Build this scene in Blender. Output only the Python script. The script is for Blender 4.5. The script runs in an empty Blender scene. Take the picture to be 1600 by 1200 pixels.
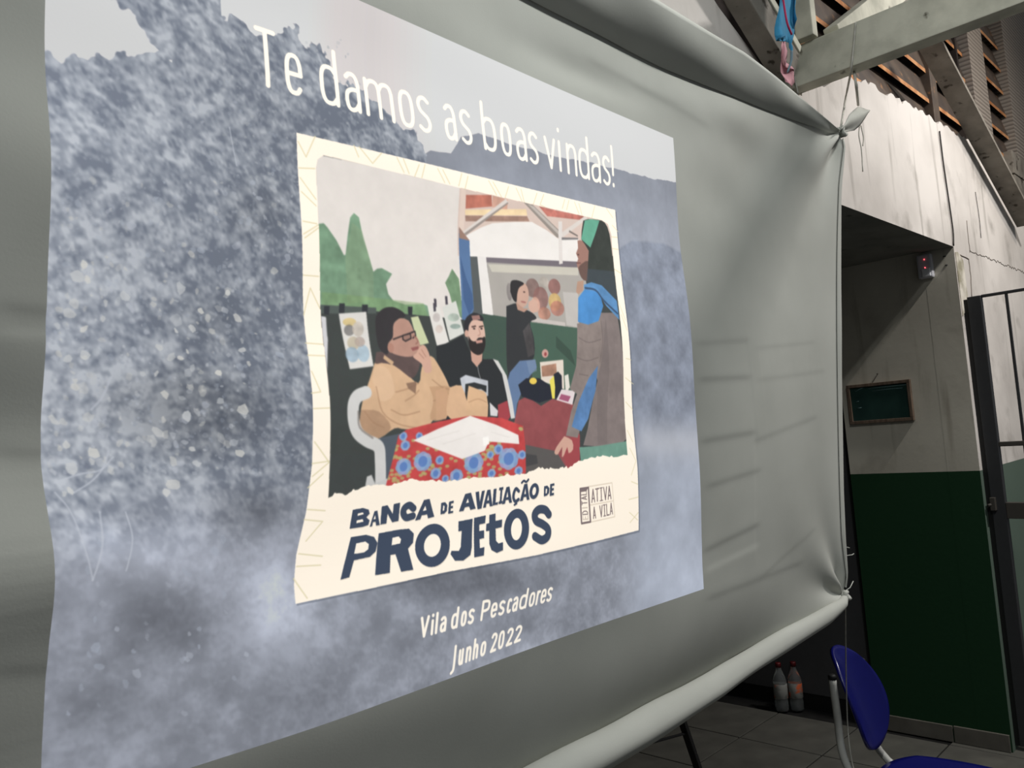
import bpy, bmesh, math, random
import numpy as np
from mathutils import Vector, Matrix
random.seed(7)
scene = bpy.context.scene
COL = scene.collection

# ------------------------------------------------------------------ camera
YAW, PITCH, ROLL = (math.radians(a) for a in (45.83, 3.98, -4.516))
FPX, EYE = 1269.0, 1.60                       # focal length in pixels of a 1600 px wide frame, eye height
fw = Vector((math.sin(YAW)*math.cos(PITCH), math.cos(YAW)*math.cos(PITCH), math.sin(PITCH)))
r0 = Vector((math.cos(YAW), -math.sin(YAW), 0)); u0 = r0.cross(fw)
rt = math.cos(ROLL)*r0 + math.sin(ROLL)*u0
up = -math.sin(ROLL)*r0 + math.cos(ROLL)*u0
cam_d = bpy.data.cameras.new('camera'); cam = bpy.data.objects.new('camera', cam_d); COL.objects.link(cam)
cam_d.sensor_fit = 'HORIZONTAL'; cam_d.sensor_width = 36.0; cam_d.lens = FPX/1600*36.0
cam_d.clip_start = 0.05
M = Matrix((rt, up, -fw)).transposed().to_4x4(); M.translation = Vector((0, 0, EYE))
cam.matrix_world = M
scene.camera = cam

# ------------------------------------------------------------------ view + world + lamps
scene.view_settings.view_transform = 'Standard'
scene.view_settings.look = 'None'
scene.view_settings.exposure = 0.0
scene.view_settings.gamma = 1.0
scene.view_settings.use_curve_mapping = False
world = bpy.data.worlds.new('World'); scene.world = world; world.use_nodes = True
bg = world.node_tree.nodes['Background']
bg.inputs['Color'].default_value = (0.86, 0.93, 1.0, 1); bg.inputs['Strength'].default_value = 0.11

def area_lamp(name, loc, size_x, size_y, power, color, target=None):
    d = bpy.data.lights.new(name, 'AREA'); d.shape = 'RECTANGLE'; d.size = size_x; d.size_y = size_y
    d.energy = power; d.color = color
    o = bpy.data.objects.new(name, d); COL.objects.link(o); o.location = loc
    if target is not None:
        o.rotation_euler = (Vector(target)-Vector(loc)).to_track_quat('-Z', 'Y').to_euler()
    return o
LAMP_A = (4.00, -0.50, 4.12)                    # tube over the passage, right of the frame
LAMP_B = (0.95, -0.05, 3.55)                   # added unseen tube above the camera, to fill light onto the cloth
area_lamp('passage_tube_light', (LAMP_A[0], LAMP_A[1], LAMP_A[2]-0.05), 0.55, 0.05, 97, (1.0, 0.965, 0.93))
LAMP_C = (5.45, -0.15, 3.75)                    # added unseen bulb, to light the louvres and piers at right
area_lamp('louvre_fill_light', (LAMP_C[0], LAMP_C[1], LAMP_C[2]-0.05), 0.08, 0.08, 9, (1.0, 0.9, 0.78), (5.0, 1.2, 3.2))
area_lamp('hall_fill_light', (LAMP_B[0], LAMP_B[1], LAMP_B[2]-0.05), 1.1, 0.05, 34, (0.97, 1.0, 0.98))

# ------------------------------------------------------------------ helpers
def ray(px, py):
    return fw*FPX + rt*(px-800) - up*(py-600)
EYEV = Vector((0, 0, EYE))
def ony(px, py, Y): d = ray(px, py); return EYEV + d*(Y/d.y)
def onx(px, py, X): d = ray(px, py); return EYEV + d*(X/d.x)
def onz(px, py, Z): d = ray(px, py); return EYEV + d*((Z-EYE)/d.z)
SLOPE = 0.05                                   # the cloth leans: y + SLOPE*z = const
SCR_C = 1.0 + SLOPE*1.6
def onscreen(px, py):
    d = ray(px, py); t = (SCR_C - SLOPE*EYE)/(d.y + SLOPE*d.z); return EYEV + d*t

def lin(c):
    c = [x/255.0 for x in c[:3]]
    return tuple((x/12.92 if x <= 0.04045 else ((x+0.055)/1.055)**2.4) for x in c) + (1.0,)

def tag(o, label, cat, group=None):
    o['label'] = label; o['category'] = cat
    if group: o['group'] = group
    return o
def struct(o, label=None):
    o['kind'] = 'structure'
    if label: o['label'] = label
    return o
def empty(name, loc):
    o = bpy.data.objects.new(name, None); COL.objects.link(o); o.location = loc; o.empty_display_size = 0.05; return o
def put(name, me, mat, parent=None, smooth=False):
    o = bpy.data.objects.new(name, me); COL.objects.link(o)
    if mat and not me.materials: me.materials.append(mat)
    if smooth:
        for p in me.polygons: p.use_smooth = True
    if parent is not None:
        o.parent = parent
        o.matrix_parent_inverse = parent_world(parent).inverted()
    return o
def parent_world(o):
    m = o.matrix_basis.copy() if o.parent is None else parent_world(o.parent) @ o.matrix_parent_inverse @ o.matrix_basis
    return m
def from_bm(name, bm, mat, parent=None, smooth=False, bevel=0):
    if bevel:
        bmesh.ops.bevel(bm, geom=list(bm.edges), offset=bevel, segments=2, affect='EDGES', profile=0.6)
    bmesh.ops.recalc_face_normals(bm, faces=list(bm.faces))
    me = bpy.data.meshes.new(name); bm.to_mesh(me); bm.free()
    return put(name, me, mat, parent, smooth)
def bm_box(bm, lo, hi):
    vs = [bm.verts.new((x, y, z)) for x in (lo[0], hi[0]) for y in (lo[1], hi[1]) for z in (lo[2], hi[2])]
    for f in ((0,1,3,2),(4,6,7,5),(0,4,5,1),(2,3,7,6),(0,2,6,4),(1,5,7,3)): bm.faces.new([vs[i] for i in f])
def box(name, lo, hi, mat, parent=None, bevel=0):
    bm = bmesh.new(); bm_box(bm, lo, hi); return from_bm(name, bm, mat, parent, bevel=bevel)
def bm_bar(bm, p, q, w, h, side):
    p, q = Vector(p), Vector(q); d = (q-p).normalized(); s = Vector(side); s = (s - d*s.dot(d)).normalized(); n = d.cross(s)
    vs = []
    for b in (p, q):
        for a, c in ((-1,-1),(1,-1),(1,1),(-1,1)): vs.append(bm.verts.new(b + s*(a*w/2) + n*(c*h/2)))
    for f in ((0,1,2,3),(7,6,5,4),(0,4,5,1),(1,5,6,2),(2,6,7,3),(3,7,4,0)): bm.faces.new([vs[i] for i in f])
def bar(name, p, q, w, h, side, mat, parent=None, bevel=0.003):
    bm = bmesh.new(); bm_bar(bm, p, q, w, h, side); return from_bm(name, bm, mat, parent, bevel=bevel)
def catmull(pts, n=8):
    pts = [Vector(p) for p in pts]; out = []
    P = [2*pts[0]-pts[1]] + pts + [2*pts[-1]-pts[-2]]
    for i in range(1, len(P)-2):
        for k in range(n):
            t = k/n; a, b, c, d = P[i-1], P[i], P[i+1], P[i+2]
            out.append(0.5*((2*b)+(c-a)*t+(2*a-5*b+4*c-d)*t*t+(3*b-a-3*c+d)*t**3))
    out.append(pts[-1]); return out
def bm_tube(bm, pts, rad, n=8, sx=1.0, cap=True):
    pts = [Vector(p) for p in pts]; rings = []
    ref = None
    for i, p in enumerate(pts):
        d = (pts[min(i+1, len(pts)-1)] - pts[max(i-1, 0)]).normalized()
        if ref is None: ref = Vector((0,0,1)) if abs(d.z) < 0.9 else Vector((1,0,0))
        s = (ref - d*ref.dot(d)).normalized(); ref = s; b = d.cross(s)
        r = rad[i] if isinstance(rad, (list, tuple)) else rad
        rings.append([bm.verts.new(p + s*(math.cos(2*math.pi*k/n)*r) + b*(math.sin(2*math.pi*k/n)*r*sx)) for k in range(n)])
    for a, b in zip(rings[:-1], rings[1:]):
        for k in range(n): bm.faces.new((a[k], a[(k+1)%n], b[(k+1)%n], b[k]))
    if cap: bm.faces.new(list(reversed(rings[0]))); bm.faces.new(rings[-1])
def tube(name, pts, rad, mat, parent=None, n=8, sx=1.0):
    bm = bmesh.new(); bm_tube(bm, pts, rad, n, sx); return from_bm(name, bm, mat, parent, smooth=True)
def lathe(name, prof, c, mat, parent=None, n=24, smooth=True):
    bm = bmesh.new(); rings = []
    for r, z in prof: rings.append([bm.verts.new((c[0]+r*math.cos(2*math.pi*k/n), c[1]+r*math.sin(2*math.pi*k/n), c[2]+z)) for k in range(n)])
    for a, b in zip(rings[:-1], rings[1:]):
        for k in range(n): bm.faces.new((a[k], a[(k+1)%n], b[(k+1)%n], b[k]))
    bm.faces.new(list(reversed(rings[0]))); bm.faces.new(rings[-1])
    return from_bm(name, bm, mat, parent, smooth)

# ------------------------------------------------------------------ materials
def new_mat(name):
    m = bpy.data.materials.new(name); m.use_nodes = True; return m, m.node_tree, m.node_tree.nodes['Principled BSDF']
def noise_mat(name, c1, c2, scale=6, rough=0.8, bump=0.0, bscale=60, detail=6, lo=0.35, hi=0.65, spec=0.3, c3=None, c3lo=0.68, c3scale=18, stretch=None):
    m, nt, bs = new_mat(name); N, L = nt.nodes, nt.links
    tc = N.new('ShaderNodeTexCoord'); src = tc.outputs['Object']
    if stretch:
        mp = N.new('ShaderNodeMapping'); mp.inputs['Scale'].default_value = stretch; L.new(src, mp.inputs['Vector']); src = mp.outputs['Vector']
    nz = N.new('ShaderNodeTexNoise'); nz.inputs['Scale'].default_value = scale; nz.inputs['Detail'].default_value = detail
    L.new(src, nz.inputs['Vector'])
    rp = N.new('ShaderNodeValToRGB'); rp.color_ramp.elements[0].position = lo; rp.color_ramp.elements[1].position = hi
    rp.color_ramp.elements[0].color = lin(c1); rp.color_ramp.elements[1].color = lin(c2)
    L.new(nz.outputs['Fac'], rp.inputs['Fac']); out = rp.outputs['Color']
    if c3:
        n2 = N.new('ShaderNodeTexNoise'); n2.inputs['Scale'].default_value = c3scale; n2.inputs['Detail'].default_value = 8; L.new(src, n2.inputs['Vector'])
        r2 = N.new('ShaderNodeValToRGB'); r2.color_ramp.elements[0].position = c3lo; r2.color_ramp.elements[1].position = c3lo+0.06
        L.new(n2.outputs['Fac'], r2.inputs['Fac'])
        mx = N.new('ShaderNodeMix'); mx.data_type = 'RGBA'; L.new(r2.outputs['Color'], mx.inputs['Factor']); L.new(out, mx.inputs['A']); mx.inputs['B'].default_value = lin(c3)
        out = mx.outputs['Result']
    L.new(out, bs.inputs['Base Color'])
    bs.inputs['Roughness'].default_value = rough; bs.inputs['Specular IOR Level'].default_value = spec
    if bump:
        n3 = N.new('ShaderNodeTexNoise'); n3.inputs['Scale'].default_value = bscale; n3.inputs['Detail'].default_value = 5; L.new(src, n3.inputs['Vector'])
        bp = N.new('ShaderNodeBump'); bp.inputs['Strength'].default_value = bump; bp.inputs['Distance'].default_value = 0.004
        L.new(n3.outputs['Fac'], bp.inputs['Height']); L.new(bp.outputs['Normal'], bs.inputs['Normal'])
    return m
def plain(name, c, rough=0.5, spec=0.4, metal=0.0, emit=None, es=0, trans=0):
    m, nt, bs = new_mat(name)
    N, L = nt.nodes, nt.links
    nz = N.new('ShaderNodeTexNoise'); nz.inputs['Scale'].default_value = 35; tc = N.new('ShaderNodeTexCoord'); L.new(tc.outputs['Object'], nz.inputs['Vector'])
    mx = N.new('ShaderNodeMix'); mx.data_type = 'RGBA'; L.new(nz.outputs['Fac'], mx.inputs['Factor'])
    a = lin(c); mx.inputs['A'].default_value = tuple(x*0.88 for x in a[:3])+(1,); mx.inputs['B'].default_value = tuple(min(1, x*1.1) for x in a[:3])+(1,)
    L.new(mx.outputs['Result'], bs.inputs['Base Color'])
    bs.inputs['Roughness'].default_value = rough; bs.inputs['Specular IOR Level'].default_value = spec; bs.inputs['Metallic'].default_value = metal
    if emit: bs.inputs['Emission Color'].default_value = lin(emit); bs.inputs['Emission Strength'].default_value = es
    if trans: bs.inputs['Transmission Weight'].default_value = trans
    return m
def painted_wall(name, upper_a, upper_b, lower, split, dirt):
    """plaster wall with a painted dado: a lower colour up to the split height"""
    m, nt, bs = new_mat(name); N, L = nt.nodes, nt.links
    tc = N.new('ShaderNodeTexCoord'); src = tc.outputs['Object']
    def ramp(scale, stretch, a, b, ca, cb, det=8):
        mp = N.new('ShaderNodeMapping'); mp.inputs['Scale'].default_value = stretch; L.new(src, mp.inputs['Vector'])
        nz = N.new('ShaderNodeTexNoise'); nz.inputs['Scale'].default_value = scale; nz.inputs['Detail'].default_value = det; L.new(mp.outputs['Vector'], nz.inputs['Vector'])
        r = N.new('ShaderNodeValToRGB'); r.color_ramp.elements[0].position = a; r.color_ramp.elements[1].position = b
        r.color_ramp.elements[0].color = ca; r.color_ramp.elements[1].color = cb; L.new(nz.outputs['Fac'], r.inputs['Fac']); return r.outputs['Color']
    base = ramp(2.2, (1,1,1), 0.35, 0.65, lin(upper_a), lin(upper_b))
    streak = ramp(3.0, (5,5,0.45), 0.58, 0.75, (0,0,0,1), (1,1,1,1))
    blot = ramp(5.0, (1,1,1), 0.57, 0.74, (0,0,0,1), (1,1,1,1))
    m1 = N.new('ShaderNodeMix'); m1.data_type = 'RGBA'; L.new(base, m1.inputs['A']); m1.inputs['B'].default_value = lin(dirt)
    ma = N.new('ShaderNodeMath'); ma.operation = 'MULTIPLY'; ma.inputs[1].default_value = 0.6; L.new(streak, ma.inputs[0]); L.new(ma.outputs[0], m1.inputs['Factor'])
    m2 = N.new('ShaderNodeMix'); m2.data_type = 'RGBA'; L.new(m1.outputs['Result'], m2.inputs['A']); m2.inputs['B'].default_value = lin(dirt)
    mb = N.new('ShaderNodeMath'); mb.operation = 'MULTIPLY'; mb.inputs[1].default_value = 0.5; L.new(blot, mb.inputs[0]); L.new(mb.outputs[0], m2.inputs['Factor'])
    sep = N.new('ShaderNodeSeparateXYZ'); L.new(src, sep.inputs[0])
    lt = N.new('ShaderNodeMath'); lt.operation = 'LESS_THAN'; L.new(sep.outputs['Z'], lt.inputs[0]); lt.inputs[1].default_value = split
    m3 = N.new('ShaderNodeMix'); m3.data_type = 'RGBA'; L.new(lt.outputs[0], m3.inputs['Factor']); L.new(m2.outputs['Result'], m3.inputs['A']); m3.inputs['B'].default_value = lin(lower)
    L.new(m3.outputs['Result'], bs.inputs['Base Color']); bs.inputs['Roughness'].default_value = 0.75; bs.inputs['Specular IOR Level'].default_value = 0.2
    nz = N.new('ShaderNodeTexNoise'); nz.inputs['Scale'].default_value = 45; nz.inputs['Detail'].default_value = 6; L.new(src, nz.inputs['Vector'])
    bp = N.new('ShaderNodeBump'); bp.inputs['Strength'].default_value = 0.13; bp.inputs['Distance'].default_value = 0.004; L.new(nz.outputs['Fac'], bp.inputs['Height']); L.new(bp.outputs['Normal'], bs.inputs['Normal'])
    return m

M_WALL = painted_wall('white_plaster', (196,190,184), (226,220,214), (92,108,97), 1.288, (124,118,109))  # dado carries a lighter, lit tone of the same green paint
M_SIDE = painted_wall('shaded_side_plaster', (182,177,164), (200,195,181), (24,56,33), 1.288, (140,132,118))  # same paints, with the passage shade put into the colours
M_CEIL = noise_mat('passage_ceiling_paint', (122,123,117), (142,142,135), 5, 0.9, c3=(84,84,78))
M_TILE = noise_mat('floor_tile_glaze', (80,79,74), (92,91,85), 7, 0.5, spec=0.3)
M_GROUT = noise_mat('dark_grout', (16,16,15), (26,25,24), 20, 0.95)
M_SKIRT = noise_mat('skirting_tile', (92,89,82), (108,104,97), 8, 0.6)
M_WOOD = noise_mat('whitewashed_timber', (172,171,157), (206,204,188), 9, 0.85, 0.4, 40, c3=(96,92,80), c3lo=0.64, c3scale=14)
M_WOODB = noise_mat('bare_grey_timber', (112,106,98), (150,144,134), 7, 0.85, 0.4, 40, c3=(70,64,56), c3lo=0.62)
M_LOUVRE = noise_mat('brown_louvre', (66,56,50), (92,78,66), 9, 0.55, c3=(140,104,74), c3lo=0.64, spec=0.5)
M_LOUVRE_EDGE = noise_mat('orange_glow_louvre_edge', (170,110,66), (214,160,112), 14, 0.6)  # orange glow of leaking light at the slat lips, put into the colour
M_DKBROWN = noise_mat('dark_brown_post_and_backing', (40,34,32), (58,50,46), 5, 0.9)
M_CLOTHSTRING = noise_mat('string_fibre', (176,174,164), (196,194,184), 60, 0.95)
M_WIRE = plain('dark_cable', (42,38,36), 0.6)
M_GATE = plain('dark_gate_paint', (50,51,53), 0.5)
M_RAIL = plain('brown_gate_rail', (66,62,57), 0.6)
M_BLUE = plain('blue_plastic', (9,12,90), 0.28, 0.5)
M_STEEL = plain('grey_enamel_tube', (186,186,180), 0.45, 0.4)
M_BLACK = plain('rubber_and_gap_black', (20,20,20), 0.6)
M_DOOR = plain('dark_grey_door_paint', (70,70,72), 0.55)

# ------------------------------------------------------------------ the slide (a flat picture, painted into pixels here)
TW, TH = 1800, 1440
SLIDE_PX = [(62,-209), (1058,215), (1098,920), (80,1283)]          # where its corners are seen
def homography(src, dst):
    A, b = [], []
    for (x, y), (X, Y) in zip(src, dst):
        A.append([x,y,1,0,0,0,-X*x,-X*y]); b.append(X); A.append([0,0,0,x,y,1,-Y*x,-Y*y]); b.append(Y)
    h = np.linalg.solve(np.array(A, float), np.array(b, float)); return np.append(h, 1).reshape(3, 3)
def hmap(Hm, p):
    p = np.asarray(p, float); q = np.c_[p, np.ones(len(p))] @ Hm.T; return q[:, :2]/q[:, 2:]
TEXC = [(0,0), (TW,0), (TW,TH), (0,TH)]
PX2T = homography(SLIDE_PX, TEXC); T2PX = np.linalg.inv(PX2T)
def tx(pts): return hmap(PX2T, pts)
rng = np.random.default_rng(11)
def vnoise(w, h, cx, cy):
    g = rng.random((cy+2, cx+2)).astype(np.float32)
    ys = np.linspace(0, cy, h, endpoint=False); xs = np.linspace(0, cx, w, endpoint=False)
    yi = ys.astype(int); xi = xs.astype(int); fy = (ys-yi)[:, None]; fx = (xs-xi)[None, :]
    fy = fy*fy*(3-2*fy); fx = fx*fx*(3-2*fx)
    return (g[yi][:, xi]*(1-fy)*(1-fx) + g[yi][:, xi+1]*(1-fy)*fx + g[yi+1][:, xi]*fy*(1-fx) + g[yi+1][:, xi+1]*fy*fx).astype(np.float32)
def fbm(cells, octs=5, gain=0.55):
    s = np.zeros((TH, TW), np.float32); a = 1.0; tot = 0
    for o in range(octs):
        s += a*vnoise(TW, TH, int(cells*2**o), int(cells*0.8*2**o)); tot += a; a *= gain
    return s/tot
CAN = np.zeros((TH, TW, 3), np.float32)
ty_, tx_ = np.mgrid[0:TH, 0:TW].astype(np.float32)
den = T2PX[2,0]*(tx_+.5) + T2PX[2,1]*(ty_+.5) + T2PX[2,2]
PXX = ((T2PX[0,0]*(tx_+.5) + T2PX[0,1]*(ty_+.5) + T2PX[0,2])/den).astype(np.float32)
PXY = ((T2PX[1,0]*(tx_+.5) + T2PX[1,1]*(ty_+.5) + T2PX[1,2])/den).astype(np.float32)
del ty_, tx_, den
def cover(poly):
    """antialiased coverage of a polygon given in texture pixels"""
    P = np.asarray(poly, np.float32)
    x0 = max(int(P[:,0].min())-1, 0); x1 = min(int(P[:,0].max())+2, TW); y0 = max(int(P[:,1].min())-1, 0); y1 = min(int(P[:,1].max())+2, TH)
    if x1 <= x0 or y1 <= y0: return None
    acc = np.zeros((y1-y0, x1-x0), np.float32)
    xs = np.arange(x0, x1, dtype=np.float32); ys = np.arange(y0, y1, dtype=np.float32)
    Q = np.roll(P, -1, axis=0)
    for oy in (0.25, 0.75):
        Y = ys+oy; par = [np.zeros(acc.shape, bool), np.zeros(acc.shape, bool)]
        for (ax, ay), (bx, by) in zip(P, Q):
            if ay == by: continue
            rows = np.where((Y >= min(ay, by)) & (Y < max(ay, by)))[0]
            if len(rows) == 0: continue
            xc = ax + (Y[rows]-ay)*(bx-ax)/(by-ay)
            for k, ox in enumerate((0.25, 0.75)): par[k][rows] ^= (xs[None, :]+ox) < xc[:, None]
        acc += 0.25*par[0] + 0.25*par[1]
    return (slice(y0, y1), slice(x0, x1)), acc
def blend(sl, a, col):
    CAN[sl] = CAN[sl]*(1-a[..., None]) + np.asarray(col, np.float32)*a[..., None]
CLIPMASK = None
NZ = None
def fill(poly, col, alpha=1.0, tint=0.0):
    r = cover(poly)
    if r is None: return
    sl, a = r; a = a*alpha
    if CLIPMASK is not None: a = a*CLIPMASK[sl]
    if tint: blend(sl, a, np.asarray(col, np.float32)*(1+tint*(NZ[sl][..., None]-0.5)*2))
    else: blend(sl, a, col)
def stroke(pts, th, col, closed=False, alpha=1.0):
    P = np.asarray(pts, np.float32)
    if closed: P = np.vstack([P, P[:1]])
    h = th/2
    x0 = max(int(P[:,0].min()-h)-2, 0); x1 = min(int(P[:,0].max()+h)+3, TW); y0 = max(int(P[:,1].min()-h)-2, 0); y1 = min(int(P[:,1].max()+h)+3, TH)
    if x1 <= x0 or y1 <= y0: return
    X, Y = np.meshgrid(np.arange(x0, x1)+.5, np.arange(y0, y1)+.5)
    d = np.full(X.shape, 1e9)
    for (ax, ay), (bx, by) in zip(P[:-1], P[1:]):
        L2 = (bx-ax)**2+(by-ay)**2
        t = np.clip(((X-ax)*(bx-ax)+(Y-ay)*(by-ay))/max(L2, 1e-6), 0, 1)
        d = np.minimum(d, np.hypot(X-ax-t*(bx-ax), Y-ay-t*(by-ay)))
    a = np.clip(h-d+.5, 0, 1)*alpha
    sl = (slice(y0, y1), slice(x0, x1))
    if CLIPMASK is not None: a = a*CLIPMASK[sl]
    blend(sl, a, col)
def sm(pts, n=6): return [(p.x, p.y) for p in catmull([(x, y, 0) for x, y in pts], n)]
def ell(cx, cy, rx, ry, n=20, rot=0):
    c, s = math.cos(rot), math.sin(rot)
    return [(cx+rx*math.cos(a)*c-ry*math.sin(a)*s, cy+rx*math.cos(a)*s+ry*math.sin(a)*c) for a in np.linspace(0, 2*math.pi, n, endpoint=False)]

def leafnoise(cell, ang, aniso):
    g = rng.random((256, 256)).astype(np.float32)
    yy, xx = np.mgrid[0:TH, 0:TW].astype(np.float32); c, s_ = math.cos(ang), math.sin(ang)
    u = (xx*c+yy*s_)/(cell*aniso)+500; v = (-xx*s_+yy*c)/cell+500
    ui, vi = u.astype(np.int32), v.astype(np.int32); fu, fv = u-ui, v-vi; fu = fu*fu*(3-2*fu); fv = fv*fv*(3-2*fv)
    a, b, c2, d = g[vi % 256, ui % 256], g[vi % 256, (ui+1) % 256], g[(vi+1) % 256, ui % 256], g[(vi+1) % 256, (ui+1) % 256]
    return a*(1-fu)*(1-fv) + b*fu*(1-fv) + c2*(1-fu)*fv + d*fu*fv
def paint_background():
    global NZ
    n1 = fbm(9, 6); n2 = fbm(34, 4, 0.62); n3 = fbm(5, 4); n4 = fbm(70, 3, .6); NZ = fbm(60, 3, .7)
    sky = np.array([230,223,222], np.float32)*np.ones((TH, TW, 1), np.float32)
    k = np.clip((PXX-330)/250, 0, 1)*np.clip((900-PXX)/380, 0, 1); sky = sky*(1-.17*k[..., None])
    k = np.clip((PXX-800)/250, 0, 1); sky = sky + k[..., None]*np.array([10,10,8], np.float32)
    CAN[:] = sky
    # far mountains
    ridge = np.interp(PXX, [640,665,697,715,745,790,850,900,960,1000,1063,1100], [250,237,240,216,208,224,240,250,262,272,286,292]) + (n2-.5)*7
    m = np.clip((PXY-ridge)/1.6+.5, 0, 1)*np.clip((PXX-560)/60, 0, 1)
    base = np.array([152,156,167], np.float32)*(1+.07*(n2[..., None]-.5)*2)
    CAN[:] = CAN*(1-m[..., None]) + base*m[..., None]
    dk = np.exp(-((PXY-ridge)/60)**2)*m*.12; CAN[:] = CAN*(1-dk[..., None])
    r2 = np.interp(PXX, [940,965,990,1040,1075,1100], [420,392,375,380,398,410]) + (n1-.5)*14
    m2 = np.clip((PXY-r2)/5+.5, 0, 1)*np.clip((PXX-930)/30, 0, 1)*np.clip((700-PXY)/60, 0, 1)
    c2 = np.array([130,136,150], np.float32)*(1+.2*(n2[..., None]-.5)*2); CAN[:] = CAN*(1-.85*m2[..., None]) + c2*.85*m2[..., None]
    # mist under everything
    low = np.clip((PXY-640)/120+.5*(n3-.5), 0, 1)*np.clip((PXX-940)/60, 0, 1)
    mist = np.array([158,164,177], np.float32)*(1+.16*(n3[..., None]-.5)*2 + .06*(n2[..., None]-.5)*2)
    CAN[:] = CAN*(1-low[..., None]) + mist*low[..., None]
    k = np.exp(-((PXY-690-(PXX-1040)*.02)/24)**2)*np.clip((PXX-985)/20, 0, 1)*.5
    CAN[:] = CAN*(1-k[..., None]) + np.array([188,189,195], np.float32)*k[..., None]
    # trees on the left
    edge = np.interp(PXX, [40,75,90,110,125,150,165,185,205,240,262,263.5,268,325,340,350,357,390,440,460,475,500,520,560,590,620,650,668,700],
                          [70,76,92,84,100,86,102,80,98,88,96,-400,-400,-400,30,34,15,44,58,62,84,86,118,150,180,202,220,262,900])
    upper = np.interp(PXX, [150,165,185,205,215,232,250,264,272,300], [-60,0,20,32,50,66,84,95,95,95])
    jag = (n2-.5)*70 + (n4-.5)*34
    tree = np.clip((PXY-edge+jag)/3+.5, 0, 1)*np.clip((690-PXX)/6, 0, 1)
    over = np.clip((upper-PXY+jag*.6)/3+.5, 0, 1)*np.clip((PXX-150)/8, 0, 1)*np.clip((270-PXX)/3, 0, 1)
    tree = np.maximum(tree, over)
    lf = .30*leafnoise(14, .9, 1.5) + .28*leafnoise(8, .3, 1.4) + .22*leafnoise(24, 1.9, 1.3) + .20*leafnoise(4.5, 1.2, 1.5)
    lf = np.clip((lf-.5)*2.3 + (n1-.5)*1.3 + (n2-.5)*.7 + .44, 0, 1)[..., None]
    tc = np.array([106,112,124], np.float32)*(1-lf) + np.array([166,170,177], np.float32)*lf
    lightl = np.clip((420-PXX)/330, 0, 1)*.10; tc = tc*(1+lightl[..., None])
    CAN[:] = CAN*(1-tree[..., None]) + np.minimum(tc, 196)*tree[..., None]
    # lower mist and dark slopes
    lowl = np.clip((PXY-775+.08*(PXX-300)+(n3-.5)*220)/150, 0, 1)*np.clip((1010-PXX)/60, 0, 1)
    mist = np.array([145,149,160], np.float32)*(1 + .12*(n3[..., None]-.5)*2 + .10*(n1[..., None]-.5)*2 + .10*(n2[..., None]-.5)*2 + .10*(lf-.5))
    CAN[:] = CAN*(1-lowl[..., None]) + mist*lowl[..., None]
    for cx, cy, rx, ry, s in ((255,975,95,60,.26), (400,800,80,45,.28), (330,500,90,60,.12), (400,330,70,60,.12), (740,905,150,40,.30), (200,1110,110,40,.16), (470,1090,110,60,.15), (860,970,90,30,.14), (330,640,120,70,.22)):
        k = np.clip(1.3-np.hypot((PXX-cx)/rx, (PXY-cy)/ry)+(n1-.5)*1.4, 0, 1)*s*.8; CAN[:] = CAN*(1-k[..., None])
    for cx, cy, rx, ry, s in ((250,860,110,50,.16), (440,930,60,50,.14), (1000,900,80,40,.08), (150,840,60,40,.12)):
        k = np.clip(1.3-np.hypot((PXX-cx)/rx, (PXY-cy)/ry)+(n1-.5), 0, 1)*s; CAN[:] = np.minimum(CAN*(1+k[..., None]), 200)
    # leaves catching the light
    def leaves(n, xr, yr, sz, cols, al, bias=1.0):
        for _ in range(n):
            x = xr[0] + (xr[1]-xr[0])*rng.random()**bias; y = yr[0] + (yr[1]-yr[0])*rng.random()
            s = sz[0] + (sz[1]-sz[0])*rng.random()**2
            a = rng.uniform(.3, 1.5) if rng.random() < .7 else rng.uniform(-.6, 2.4); p = ell(x, y, s, s*rng.uniform(.45, .9), 9, a)
            p = [(q[0]+rng.normal()*s*.12, q[1]+rng.normal()*s*.12) for q in p]
            fill(tx(p), cols[int(rng.integers(len(cols)))], al*rng.uniform(.35, 1))
    pale = [(176,180,190), (188,191,196), (165,172,184), (198,196,190)]
    leaves(900, (75,470), (120,740), (1.8,5), [(160,165,175), (170,174,182), (146,153,166)], .45)
    leaves(420, (85,450), (280,740), (2.5,7.5), pale, .55, 1.35)
    leaves(85, (88,385), (410,790), (5,12), [(206,204,198), (198,198,196), (190,192,194)], .85, 1.2)
    leaves(160, (330,560), (60,300), (2,4), [(150,155,160), (165,168,172)], .5)
    leaves(50, (110,400), (830,1120), (4,9), [(172,177,188), (160,167,180)], .6)
    for pts, w in (([(92,755),(130,742),(165,735),(185,715)],3), ([(120,770),(150,752),(170,730),(178,705)],3), ([(155,800),(152,850),(135,905)],3), ([(150,640),(165,620),(175,590)],4), ([(90,770),(110,800),(125,860),(135,905)],2.5), ([(195,800),(200,840),(188,890)],2.5), ([(352,200),(362,260)],2)):
        stroke(tx(sm(pts, 5)), w, (184,188,197), alpha=.6)

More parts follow.
